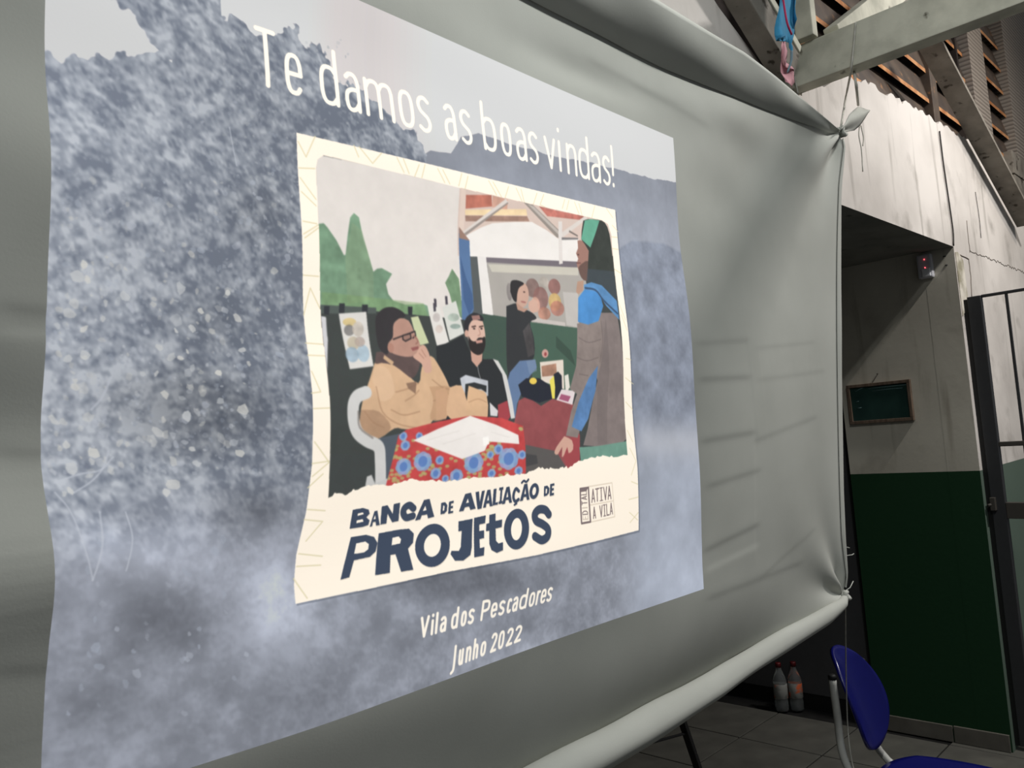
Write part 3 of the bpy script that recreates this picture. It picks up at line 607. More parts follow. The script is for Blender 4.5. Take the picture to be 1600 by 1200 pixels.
def paint_text():
    bx = [('T',394,428),('e',439,467),('d',494,524),('a',533,558),('m',565,611),('o',619,643),('s',648,670),('a',691,710),('s',716,735),('b',752,774),('o',781,798),('a',805,822),('s',825,841),('v',851,869),('i',871,879),('n',886,902),('d',905,922),('a',925,940),('s',943,956),('!',956,964)]
    text_line(bx, line(417,140,961,293), line(452,84,950,244), 9.2, W_)
    r2 = [('V',657,671),('i',673.5,678.5),('l',680,685),('a',688,698),('d',705,716),('o',720,729),('s',731,741),('P',751,764),('e',766,776),('s',778,788),('c',791,798.5),('a',799.5,808),('d',810,822),('o',825,834),('r',836,842),('e',843,851.5),('s',852.5,861)]
    text_line(r2, line(664,996,856,940), line(664,971,856,917), 6.6, W_, .13)
    r3 = [('J',704,715),('u',718,726),('n',729.5,738.5),('h',741,749.5),('o',753,762),('2',769,779),('0',781,790.5),('2',794,804.5),('2',807,818)]
    text_line(r3, line(718,1041,815,1003), line(718,1015,815,983), 6.6, W_, .13)
    ink = (66,76,94)
    def ring(cx, cy, rx, ry, ix, iy, rot=0): return [ell(cx, cy, rx, ry, 36, rot), ell(cx, cy, ix, iy, 28, rot)]
    LET = [
     [[(168,383),(240,371),(282,382),(300,412),(292,455),(265,482),(188,500),(166,585),(124,598),(150,480)], [(196,415),(240,405),(258,418),(256,444),(236,460),(188,468)]],
     [[(304,364),(400,345),(450,340),(475,364),(472,410),(448,440),(472,545),(414,556),(388,468),(364,472),(360,562),(290,574)], [(372,386),(402,379),(414,393),(410,414),(369,424)]],
     ring(565,423,82,109,40,58,.18),
     [[(690,303),(758,289),(752,430),(744,470),(710,498),(670,499),(650,466),(655,450),(690,450),(700,430),(706,350),(690,353)]],
     [[(765,285),(821,272),(818,311),(790,318),(790,351),(813,346),(812,385),(790,391),(790,436),(812,430),(808,472),(762,482)]],
     [[(838,270),(868,262),(868,300),(900,292),(898,330),(868,338),(868,398),(880,412),(901,405),(900,445),(870,459),(845,445),(836,415),(838,348),(822,351),(824,315),(838,310)]],
     ring(968,340,60,102,26,56,.1),
     [[(165,245),(215,236),(244,244),(251,264),(236,283),(254,298),(249,322),(220,332),(158,341)], [(192,264),(217,258),(222,267),(192,276)], [(190,299),(219,292),(224,305),(190,313)]],
     [[(274,252),(288,249),(306,322),(288,325),(284,306),(271,308),(269,328),(257,331)], [(279,272),(284,291),(273,293)]],
     [[(308,228),(336,222),(366,266),(366,216),(397,209),(397,301),(366,308),(340,264),(338,314),(309,320)]],
     [[(514,195),(541,190),(571,279),(541,288),(535,268),(509,273),(503,294),(478,299)], [(523,224),(531,247),(513,251)]],
     [[(600,210),(619,206),(631,220),(631,250),(619,264),(601,268)], [(611,222),(618,226),(618,247),(611,251)]],
     [[(638,204),(661,198),(661,210),(649,213),(649,226),(659,224),(659,236),(649,238),(649,252),(662,249),(661,260),(638,265)]],
     [[(714,165),(742,158),(771,238),(745,245),(738,228),(718,232),(712,250),(690,254)], [(729,187),(736,208),(722,211)]],
     [[(764,155),(781,152),(789,205),(795,150),(809,147),(799,238),(780,242)]],
     [[(821,145),(836,142),(852,225),(839,228),(835,211),(822,214),(820,232),(806,235)], [(829,168),(833,196),(824,198)]],
     [[(852,140),(866,137),(866,208),(878,205),(877,218),(852,223)]],
     [[(879,133),(899,129),(899,143),(895,144),(895,200),(900,199),(899,212),(881,216),(881,203),(886,202),(886,146),(879,147)]],
     [[(914,130),(929,127),(946,207),(933,210),(928,193),(915,196),(912,213),(898,217)], [(921,152),(926,180),(917,182)]],
     [[(1001,115),(1016,112),(1031,192),(1018,195),(1014,178),(1002,181),(998,198),(984,201)], [(1008,136),(1012,164),(1004,166)]],
     ring(1052,150,23,40,9,21,.1),
     [[(1100,126),(1116,122),(1127,135),(1126,160),(1116,172),(1101,177)], [(1109,137),(1116,140),(1115,160),(1109,163)]],
     [[(1130,115),(1151,110),(1151,122),(1140,124),(1140,136),(1149,134),(1149,146),(1140,148),(1140,160),(1151,158),(1150,170),(1130,175)]],
    ]
    for off, c in ((3, (224,211,194)), (0, ink)):
        for L in LET:
            fill(tx(F_([(x+off*.6, y+off*1.4) for x, y in L[0]])), c)
            for h in L[1:]: fill(tx(F_([(x+off*.6, y+off*1.4) for x, y in h])), CREAM)
        def fat(pts, t): stroke(tx(F_([(x+off*.6, y+off*1.4) for x, y in pts])), t, c)
        fat(sm([(1126,266),(1108,244),(1078,242),(1058,266),(1064,298),(1096,316),(1120,340),(1116,376),(1088,394),(1056,376)], 6), 21)
        fat(sm([(466,238),(444,222),(422,236),(418,262),(434,284),(466,276)], 6), 15)
        fat(sm([(976,150),(962,138),(953,158),(952,184),(962,202),(977,192)], 6), 8)
        fat([(965,204),(968,212),(958,219)], 5); fat(sm([(988,108),(998,98),(1010,104),(1020,92)], 5), 5.5)
    # the little logo
    G_ = crop(880,740,13.33); lg = (126,112,112); lo = (198,184,170)
    stroke(tx(G_([(440,265),(930,185),(985,890),(490,1000)])), 3, (222,208,190), closed=True); stroke(tx(G_([(470,650),(960,560)])), 3, (222,208,190))
    stroke(tx(G_([(270,310),(440,285),(480,995),(295,1030)])), 5.5, lg, closed=True)
    fill(tx(G_([(270,300),(440,270),(400,360),(280,380)])), lg)
    for i, ch in enumerate('ATIVA'):
        x = 495+84*i; y = 318-16*i; cap(ch, G_, [(x,y),(x+78,y-14),(x+86,y+272),(x+10,y+286)], 3.6, lg, ch in 'TI' and ch == 'I')
    for i, ch in enumerate('A VILA'):
        if ch == ' ': continue
        x = 525+70*i; y = 690-17*i; cap(ch, G_, [(x,y),(x+66,y-12),(x+72,y+238),(x+10,y+250)], 3.4, lg, ch == 'I')
    for i, ch in enumerate('EDITAL'):      # runs upwards along the side
        y = 960-102*i; x = 315-6*i
        cap(ch, G_, [(x+6,y),(x,y-88),(x+118,y-100),(x+124,y-12)], 2.6, lo if ch in 'EI' else lg)
paint_background(); paint_card(); paint_text()
for _ in range(1):                        # lens softness of the projector
    pad = np.pad(CAN, ((1,1),(1,1),(0,0)), 'edge')
    CAN = (CAN*4 + 2*(pad[:-2,1:-1]+pad[2:,1:-1]+pad[1:-1,:-2]+pad[1:-1,2:]) + pad[:-2,:-2]+pad[2:,2:]+pad[:-2,2:]+pad[2:,:-2])/16
def s2l(c): c = np.clip(c, 0, 255)/255.0; return np.where(c <= 0.04045, c/12.92, ((c+0.055)/1.055)**2.4)
img = bpy.data.images.new('slide_picture', TW, TH, alpha=True, float_buffer=False)
buf = np.ones((TH, TW, 4), np.float32); buf[..., :3] = np.clip(CAN[::-1], 0, 255)/255.0
img.pixels.foreach_set(buf.ravel()); img.update(); img.pack()
del buf

# ------------------------------------------------------------------ structure
XC, YW, ZL = 4.2525, 1.128, 2.356         # side wall face, back wall face, passage ceiling height
floor = box('floor', (-1.6, -2.4, -0.08), (12.0, 3.75, -0.006), M_GROUT); struct(floor, 'pale grey floor of large square tiles')
PITCH_T = 0.4315
tile_bm = bmesh.new(); bm_box(tile_bm, (0,0,-0.012), (PITCH_T-0.008, PITCH_T-0.008, 0)); bmesh.ops.bevel(tile_bm, geom=[e for e in tile_bm.edges if all(v.co.z > -0.001 for v in e.verts)], offset=0.0015, segments=1, affect='EDGES')
bmesh.ops.recalc_face_normals(tile_bm, faces=list(tile_bm.faces)); tile_me = bpy.data.meshes.new('tile'); tile_bm.to_mesh(tile_me); tile_bm.free(); tile_me.materials.append(M_TILE)
for i in range(-9, 12):
    for j in range(-8, 3):
        x, y = 3.777+i*PITCH_T+0.003, 2.25+j*PITCH_T+0.003
        if x < -0.2 or (x > XC-0.05 and y > YW-0.05): continue
        t = bpy.data.objects.new('tile', tile_me); COL.objects.link(t); t.parent = floor; t.location = (x, y, random.uniform(-.0008, .0004))

# back wall: opening below the lintel, ragged top
def jag(a, b, n, amp):
    out = []
    for k in range(n):
        t = k/n; out.append((a[0]+(b[0]-a[0])*t, a[1]+(b[1]-a[1])*t + random.uniform(-amp, amp)))
    return out
top = [(-1.6, 3.9), (0.9, 3.60), (2.17, 2.838), (2.50, 2.692), (2.70, 2.700), (2.71, 2.775), (2.90, 2.785), (2.95, 2.81), (3.05, 2.86)] + jag((3.12,2.90),(3.9,2.955),30,.016) + jag((3.9,2.955),(5.13,2.99),40,.013) + jag((5.13,2.99),(5.45,2.87),6,.006) + [(5.81,2.70),(6.4,2.50),(12.0,2.46)]
bm = bmesh.new(); th = 0.14
def topz(x): return float(np.interp(x, [p[0] for p in top], [p[1] for p in top]))
cols = sorted(set([p[0] for p in top] + [0.4, XC]))
for x0, x1 in zip(cols[:-1], cols[1:]):
    zb_ = ZL if 0.4-1e-6 <= x0 and x1 <= XC+1e-6 else 0.0
    f4 = [bm.verts.new((x, y, z)) for y in (YW, YW+th) for x, z in ((x0, zb_), (x1, zb_), (x1, topz(x1)), (x0, topz(x0)))]
    bm.faces.new(f4[:4]); bm.faces.new(f4[4:][::-1]); bm.faces.new((f4[3], f4[2], f4[6], f4[7])); bm.faces.new((f4[0], f4[4], f4[5], f4[1]))
for x, z0_, z1_ in ((0.4, 0, ZL), (XC, 0, ZL), (-1.6, 0, topz(-1.6)), (12.0, 0, topz(12.0))):
    bm.faces.new([bm.verts.new(q) for q in ((x, YW, z0_), (x, YW+th, z0_), (x, YW+th, z1_), (x, YW, z1_))])
bmesh.ops.remove_doubles(bm, verts=list(bm.verts), dist=1e-5)
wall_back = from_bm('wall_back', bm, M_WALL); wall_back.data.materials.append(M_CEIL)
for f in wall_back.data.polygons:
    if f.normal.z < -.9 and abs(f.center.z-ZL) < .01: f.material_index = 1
struct(wall_back, 'stained white plaster wall with a ragged top and a wide opening')
# side wall of the passage: chalkboard side up to the doorway, then beyond it
wall_right = box('wall_right', (XC, YW+th-0.002, 0), (XC+0.16, 1.735, ZL+.05), M_SIDE); struct(wall_right, 'passage plaster wall with green dado, shade put into both colours')
bm = bmesh.new(); bm_box(bm, (XC-0.0005, YW+0.001, 0), (XC+0.02, YW+th, ZL)); from_bm('jamb_face', bm, M_SIDE, wall_right)
wr2 = box('wall_end', (XC, 2.72, 0), (XC+0.16, 3.75, ZL+.05), M_SIDE); struct(wr2)
wr3 = box('wall_over_door', (XC, 1.735, 2.12), (XC+0.16, 2.72, ZL+.05), M_SIDE); struct(wr3)
pc = box('ceiling', (-1.6, YW+th, ZL+0.006), (XC+0.3, 3.75, ZL+0.12), M_CEIL); struct(pc, 'dark stained ceiling slab of the passage')
wb = box('wall_far', (-1.6, 3.62, 0), (XC+0.2, 3.75, ZL+.05), M_SIDE); struct(wb)
wl = box('wall_left', (-1.6, YW+th, 0), (-1.45, 3.62, ZL+.05), M_SIDE); struct(wl)
# door recessed in the side wall
door = empty('door_1', (XC+0.09, 2.22, 0)); struct(door, 'dark grey door in the passage wall')
box('door_leaf', (XC+0.075, 1.75, 0.088), (XC+0.11, 2.71, 2.10), M_DOOR, door, bevel=.003)
box('door_frame', (XC+0.045, 1.735, 0), (XC+0.135, 1.765, 2.12), M_BLACK, door)
box('door_frame', (XC+0.045, 2.695, 0), (XC+0.135, 2.72, 2.12), M_BLACK, door)
box('door_gap_strip', (XC+0.085, 1.765, 0), (XC+0.10, 2.695, 0.088), M_BLACK, door)  # solid black strip painted in for the dark gap under the door
# skirting of cut tiles on the side wall
sk = empty('baseboard_right', (XC, 1.4, 0)); struct(sk, 'low skirting of cut grey tiles under the green dado')
for a, b in ((1.135,1.369), (1.375,1.722)):
    box('skirting_tile', (XC-0.012, a, 0.001), (XC-0.0008, b, 0.078+random.uniform(-.002,.002)), M_SKIRT, sk, bevel=.002)
# corner strip of bare plaster and cracks
pl = [(4.262,2.33),(4.30,2.335),(4.345,2.315),(4.37,2.30),(4.375,2.2),(4.38,2.10),(4.33,2.06),(4.262,2.02),(4.262,2.2)]
bm = bmesh.new(); f_ = [bm.verts.new((x, YW-0.004, z)) for x, z in pl]; g_ = [bm.verts.new((x, YW+0.002, z)) for x, z in pl]
bm.faces.new(f_)
for k in range(len(pl)): n_ = (k+1) % len(pl); bm.faces.new((f_[k], g_[k], g_[n_], f_[n_]))
from_bm('bare_plaster_patch', bm, noise_mat('bare_plaster', (150,144,124), (214,208,196), 9, 0.9, 0.4, 30, lo=.4, hi=.6), wall_back)
M_CRACK = plain('crack_shadow', (112,104,96), 0.9)
def crack(name, pts, r, wig=.004):
    out = []
    for a, b in zip(pts[:-1], pts[1:]):
        n = max(2, int((Vector(b)-Vector(a)).length/.02))
        for k in range(n): t = k/n; p = Vector(a).lerp(Vector(b), t); out.append(p + Vector((random.uniform(-wig,wig), 0, random.uniform(-wig,wig))))
    out.append(Vector(pts[-1])); tube(name, out, r, M_CRACK, wall_back, 5)
crack('crack', [ony(1515,393,YW), ony(1545,404,YW), ony(1600,426,YW)], .0022, .008)
crack('crack', [ony(1500,398,YW), ony(1513,404,YW), ony(1516,430,YW), ony(1518,466,YW)], .0035, .003)
crack('crack', [ony(1510,345,YW), ony(1515,393,YW)], .0028)

# louvred strip above the wall: brick piers, slats, added dark sheet behind
YL = 1.25
backing = box('trim_1', (-1.6, YL+0.22, 2.5), (12.0, YL+0.26, 4.8), M_DKBROWN); struct(backing, 'added dark sheet that keeps the gaps between the louvres dark')  # unseen sheet added so the gaps render dark
roofs = empty('trim_2', (5.0, YL, 2.95)); struct(roofs, 'strip of brown louvres between brick piers above the wall')
def slat(x0, x1, z):
    bm = bmesh.new(); p = [(YL-0.012, z-.012), (YL-0.012, z+.010), (YL+.022, z+.150), (YL+.044, z+.146)]
    a = [bm.verts.new((x0, y, zz)) for y, zz in p]; b = [bm.verts.new((x1, y, zz)) for y, zz in p]
    fs = [bm.faces.new(a), bm.faces.new(b[::-1])]
    for k in range(4): fs.append(bm.faces.new((a[k], b[k], b[(k+1)%4], a[(k+1)%4])))
    o = from_bm('slat', bm, M_LOUVRE, roofs); o.data.materials.append(M_LOUVRE_EDGE)
    for f in o.data.polygons:
        if abs(f.normal.x) < .1 and f.center.y < YL-.008: f.material_index = 1
    return o
for k in range(-1, 6):
    z = 3.187+.156*k
    for x0, x1 in ((3.0,4.54), (4.64,5.14), (5.16,5.30), (5.60,6.22)):
        slat(x0, x1, z+random.uniform(-.004,.004))
M_BRICK = None
def pier_mat():
    m, nt, bs = new_mat('whitewashed_thin_brick'); N, L = nt.nodes, nt.links
    tc = N.new('ShaderNodeTexCoord'); sep = N.new('ShaderNodeSeparateXYZ'); L.new(tc.outputs['Object'], sep.inputs[0])
    wv = N.new('ShaderNodeTexWave'); wv.bands_direction = 'Z'; wv.inputs['Scale'].default_value = 12; wv.inputs['Distortion'].default_value = 1.2; wv.inputs['Detail'].default_value = 3
    L.new(tc.outputs['Object'], wv.inputs['Vector'])
    r = N.new('ShaderNodeValToRGB'); r.color_ramp.elements[0].position = .1; r.color_ramp.elements[1].position = .4; r.color_ramp.elements[0].color = lin((116,108,101)); r.color_ramp.elements[1].color = lin((152,143,134)); L.new(wv.outputs['Fac'], r.inputs['Fac'])
    L.new(r.outputs['Color'], bs.inputs['Base Color']); bs.inputs['Roughness'].default_value = .9
    bp = N.new('ShaderNodeBump'); bp.inputs['Strength'].default_value = .6; bp.inputs['Distance'].default_value = .01; L.new(wv.outputs['Fac'], bp.inputs['Height']); L.new(bp.outputs['Normal'], bs.inputs['Normal'])
    return m
M_BRICK = pier_mat()
box('brick_pier', (5.29, YL-0.05, 2.6), (5.62, YL+.12, 4.5), M_BRICK, roofs)
box('brick_pier', (6.20, YL-0.05, 3.2), (12.0, YL+.12, 4.7), M_BRICK, roofs)
box('louvre_post', (4.54, YL-0.03, 2.9), (4.64, YL+.1, 4.4), M_LOUVRE, roofs, bevel=.004)
box('louvre_post', (5.135, YL-0.02, 2.9), (5.165, YL+.1, 4.4), M_DKBROWN, roofs)
box('louvre_post', (5.16, YL-0.03, 2.9), (5.24, YL+.1, 3.16), M_DKBROWN, roofs)
box('wall_plate', (6.0, YL-0.06, 3.06), (12.0, YL+.12, 3.21), M_WOODB, roofs, bevel=.004)
box('wall_plate', (6.0, YL-0.06, 2.38), (12.0, YL+.12, 3.05), M_WOODB, roofs, bevel=.004)

# ------------------------------------------------------------------ timbers
def timber(name, label, p, q, w, h, side, mat):
    o = bar(name, p, q, w, h, side, mat, None, .004); tag(o, label, 'beam'); return o
timber('girder_beam', 'thick whitewashed beam running from the wall top to the upper right', (2.645, 1.20, 2.768), (2.645, -2.4, 2.768), .07, .136, (1,0,0), M_WOOD)
a, b = ony(1257,-10,1.10), ony(1278,60,1.10)
timber('king_post', 'short whitewashed upright standing on the thick beam', (2.60, 1.05, 2.84), (2.60, 1.05, 3.5), .06, .04, (0,1,0), M_WOOD)
timber('rafter_brace', 'whitewashed diagonal brace rising right from the thick beam', (2.70,1.0,2.84), (3.65,1.0,3.42), .05, .10, (0,1,0), M_WOOD)
timber('rafter_brace', 'dark bare brace just behind the whitewashed diagonal brace', (2.80,1.07,2.84), (3.75,1.07,3.40), .04, .06, (0,1,0), M_WOODB)
# rafter against the wall, left of the girder
pA, pB = ony(1212,108,1.08), ony(1138,-14,1.08); d_ = (pB-pA).normalized(); nrm = Vector((-d_.z, 0, d_.x)); nrm = nrm if nrm.z > 0 else -nrm
timber('wall_rafter', 'grey sloping rafter above the cloth top, left of the paper streamers', pA+nrm*.062-d_*.06, pB+nrm*.062+d_*1.5, .07, .10, (0,1,0), M_WOODB)
timber('wall_rafter', 'narrow pale batten lying on the grey sloping rafter', pA+nrm*.14-d_*.06+Vector((0,-.01,0)), pB+nrm*.14+d_*1.5+Vector((0,-.01,0)), .05, .03, (0,1,0), M_WOOD)
# flat strut coming down in front of the wall on the right
s1, s2 = ony(1450,62,1.065), ony(1604,350,1.065)
timber('roof_strut', 'long grey strut with a bright edge slanting down to the right edge', s1, s2, .10, .022, (0,1,0), M_WOODB)
timber('cross_batten', 'short bright batten meeting the upper end of the long strut', s1+Vector((.04,.0,.015)), s1+Vector((.04,-.16,.035)), .03, .05, (1,0,0), M_WOOD)

# lamps outside the frame: the passage tube, and two added as fill
M_TUBE = plain('lamp_tube_glass', (250,250,245), .4, emit=(255,250,240), es=4)
M_FIX = plain('lamp_fixture_enamel', (200,200,198), .5)
def tube_lamp(loc, label):
    r = empty('tube_lamp', loc); tag(r, label, 'lamp')
    box('fixture', (loc[0]-.6, loc[1]-.05, loc[2]+.03), (loc[0]+.6, loc[1]+.05, loc[2]+.08), M_FIX, r)
    tube('glass_tube', [(loc[0]-.58, loc[1], loc[2]), (loc[0]+.58, loc[1], loc[2])], .014, M_TUBE, r)
    for s in (-1, 1): tube('hanging_rod', [(loc[0]+s*.4, loc[1], loc[2]+.08), (loc[0]+s*.4, loc[1], loc[2]+.9)], .004, M_STEEL, r)
bl = empty('fill_bulb', LAMP_C); tag(bl, 'added unseen bulb that lights the louvres and piers', 'lamp')
lathe('fill_bulb_glass', [(.001,0),(.018,.006),(.030,.03),(.026,.055),(.014,.075),(.001,.076)], LAMP_C, M_TUBE, bl, 16); tube('fill_bulb_flex', [(LAMP_C[0], LAMP_C[1], LAMP_C[2]+.076), (LAMP_C[0], LAMP_C[1], LAMP_C[2]+.8)], .004, M_WIRE, bl, 6)
tube_lamp(LAMP_A, 'fluorescent tube lamp hanging over the passage'); tube_lamp(LAMP_B, 'added unseen tube lamp giving fill light on the cloth')

# ------------------------------------------------------------------ the cloth screen with the slide
def interp(xs, ys): 
    o = np.argsort(xs); xs = np.asarray(xs, float)[o]; ys = np.asarray(ys, float)[o]; return lambda v: np.interp(v, xs, ys)
tc_ = [onscreen(*p) for p in ((840,2),(940,49),(1040,101),(1140,144),(1240,185),(1310,207))]
def tuck(x, z): return .042*(1-sst(1.75, 2.34, x))*np.clip((1.235-z)/.20, 0, 2)**2      # the foot of the cloth hangs back towards the wall
def onfoot(px, py):
    d = ray(px, py); q = onscreen(px, py)
    for _ in range(6):
        o_ = float(tuck(q.x, q.z)); t = (SCR_C + o_ - SLOPE*EYE)/(d.y + SLOPE*d.z); q = EYEV + d*t
    return q
def sst(a, b, v): t = np.clip((v-a)/(b-a), 0, 1); return t*t*(3-2*t)
bc_ = [onfoot(*p) for p in ((850,1180),(975,1119),(1100,1053),(1225,981),(1314,930))]
ZT = interp([-.8]+[p.x for p in tc_], [tc_[0].z-.01]+[p.z for p in tc_]); ZB = interp([-.8]+[p.x for p in bc_], [bc_[0].z]+[p.z for p in bc_])
K1, K2 = onscreen(1312,207), onscreen(1317,930)
# hanging waves, seen where they bend the slide's left edge and the card's left edge
g1 = interp([2.3,2.15,2.0,1.85,1.74,1.64,1.56,1.49,1.40,1.28,1.16,1.05], [0,0,.008,.018,.010,-.004,.006,.028,.010,-.020,-.010,0])
g2 = interp([2.2,1.95,1.72,1.58,1.52,1.47,1.41,1.3,1.1], [0,.004,.016,.020,.012,-.003,-.002,.004,0])
def sst(a, b, v): t = np.clip((v-a)/(b-a), 0, 1); return t*t*(3-2*t)
def gsm(f, z):
    return sum(f(z+d)*w for d, w in ((-.05,.08),(-.03,.17),(-.015,.16),(0,.18),(.015,.16),(.03,.17),(.05,.08)))
def creasefn(d, w): return np.exp(-(d/w)**2)
def disp(x, z):
    """how far the cloth bulges towards the hall"""
    t = sst(.32, .66, x); v = (gsm(g1, z)*(1-t) + gsm(g2, z)*t)*(1-sst(.75, 1.5, x))
    v = v + .010*np.sin(2.1*x+1.0)*np.sin(3.0*z+.5) + .004*np.sin(6*z+2.2*x)*(1-sst(1.9,2.4,x))
    v = v + .003*np.sin(17*z-3.5*x+1)*sst(.0,.8,2.0-x) + .0025*np.sin(29*z+5*x)*(1-sst(.6,1.7,x))
    v = v + (.022*creasefn(z-1.46, .14) - .014*creasefn(z-1.20, .10))*sst(.5, 1.1, x)*(1-sst(1.0, 1.7, x))*.6
    # lower edge folds running to the bottom corner
    v = v - tuck(x, z)
    for K, amp, n, ph, rad in ((K1, .018, 9, .6, .26), (K2, .014, 8, 2.0, .2)):
        dx, dz = x-K.x, z-K.z; rr = np.hypot(dx, dz)+1e-4; an = np.arctan2(dz, -dx)
        v = v + amp*np.sin(n*an+ph)*np.exp(-rr/rad)*np.clip(rr/.06, 0, 1)
    # soft dents below the top hem
    for cx, cz, a, b, s in ((1.98,2.28,.10,.10,-.014), (1.80,2.16,.13,.09,-.012), (1.9,2.38,.14,.05,.010), (2.25,2.36,.12,.06,.010), (1.66,2.36,.12,.05,.008), (1.3,2.33,.2,.03,-.006), (1.62,2.02,.1,.12,-.006)):
        v = v + s*np.exp(-((x-cx)/a)**2-((z-cz)/b)**2)
    # pressed fold marks
    for (x0, z0, x1, z1, dep, w) in FOLDS:
        L_ = math.hypot(x1-x0, z1-z0); ux, uz = (x1-x0)/L_, (z1-z0)/L_
        s = (x-x0)*ux + (z-z0)*uz; d = -(x-x0)*uz + (z-z0)*ux
        win = sst(-.03, .02, s)*(1-sst(L_-.02, L_+.03, s))
        v = v + .24*dep*win*np.exp(-np.abs(d)/w)*np.tanh(d/.009)
    return v
FOLDS = []
for (p, q, dep, w) in (((1085,538),(1165,532),.004,.03), ((1090,594),(1165,590),.006,.035), ((1180,595),(1285,580),.003,.02), ((1180,545),(1270,535),.003,.015), ((1092,690),(1172,676),.006,.04), ((1172,690),(1272,652),.004,.025), ((1163,530),(1176,680),.004,.012), ((1183,540),(1193,688),-.003,.008), ((1262,545),(1268,655),.0025,.008), ((1276,545),(1280,600),-.002,.006), ((1100,760),(1180,735),.005,.03), ((1172,690),(1178,870),-.004,.018), ((1100,860),(1180,820),.006,.03), ((1102,890),(1180,852),-.005,.03), ((1190,900),(1270,825),.003,.02), ((1105,935),(1250,880),.004,.03),
                       ((0,480),(150,498),.005,.03), ((0,520),(300,530),-.005,.03), ((140,525),(340,545),.005,.015), ((0,705),(220,720),.006,.05), ((90,720),(330,735),-.004,.02), ((0,1050),(150,1045),.004,.03), ((850,0),(1030,90),.004,.03), ((930,90),(1060,160),.004,.02), ((1000,130),(1110,195),.004,.02)):
    a, b = onscreen(*p), onscreen(*q); FOLDS.append((a.x, a.z, b.x, b.z, dep, w))
NX, NZc = 560, 330
uu = np.linspace(0, 1, NX+1); vv = np.linspace(0, 1, NZc+1)
U, V = np.meshgrid(uu, vv)
XL = -.55
# right border: bows in a little between the two tied corners
zz0 = ZB(2.3)+(ZT(2.3)-ZB(2.3))*V
xr = K2.x + (K1.x-K2.x)*V - .010*np.sin(np.pi*V)
X = XL + (xr-XL)*U
Z = ZB(X) + (ZT(X)-ZB(X))*V
Y = SCR_C - SLOPE*Z - disp(X, Z)
# slide coordinates: rays from a projector point in the hall, no lamp throws the slide
PROJ = np.array([1.0, -2.6, 1.25])
k = (SCR_C - PROJ[1] - SLOPE*PROJ[2])/((Y-PROJ[1]) + SLOPE*(Z-PROJ[2]))
SX, SZ = PROJ[0] + (X-PROJ[0])*k, PROJ[2] + (Z-PROJ[2])*k
corn = [onscreen(*p) for p in SLIDE_PX]
PL2UV = homography([(p.x, p.z) for p in corn], [(0,1),(1,1),(1,0),(0,0)])
UV = hmap(PL2UV, np.c_[SX.ravel(), SZ.ravel()])
def grid_mesh(name, X, Y, Z, uv=None):
    h, w = X.shape; me = bpy.data.meshes.new(name)
    co = np.c_[X.ravel(), Y.ravel(), Z.ravel()].astype(np.float32)
    i = np.arange((h-1)*(w-1)); r, c = i//(w-1), i % (w-1); a = r*w+c
    q = np.c_[a, a+1, a+1+w, a+w].astype(np.int32)
    me.vertices.add(len(co)); me.vertices.foreach_set('co', co.ravel())
    me.loops.add(q.size); me.loops.foreach_set('vertex_index', q.ravel())
    me.polygons.add(len(q)); me.polygons.foreach_set('loop_start', np.arange(len(q), dtype=np.int32)*4); me.polygons.foreach_set('loop_total', np.full(len(q), 4, np.int32))
    me.polygons.foreach_set('use_smooth', np.ones(len(q), bool))
    me.update(calc_edges=True)
    if uv is not None:
        l = me.uv_layers.new(name='slide'); l.data.foreach_set('uv', uv[q.ravel()].astype(np.float32).ravel())
    me.validate(); return me
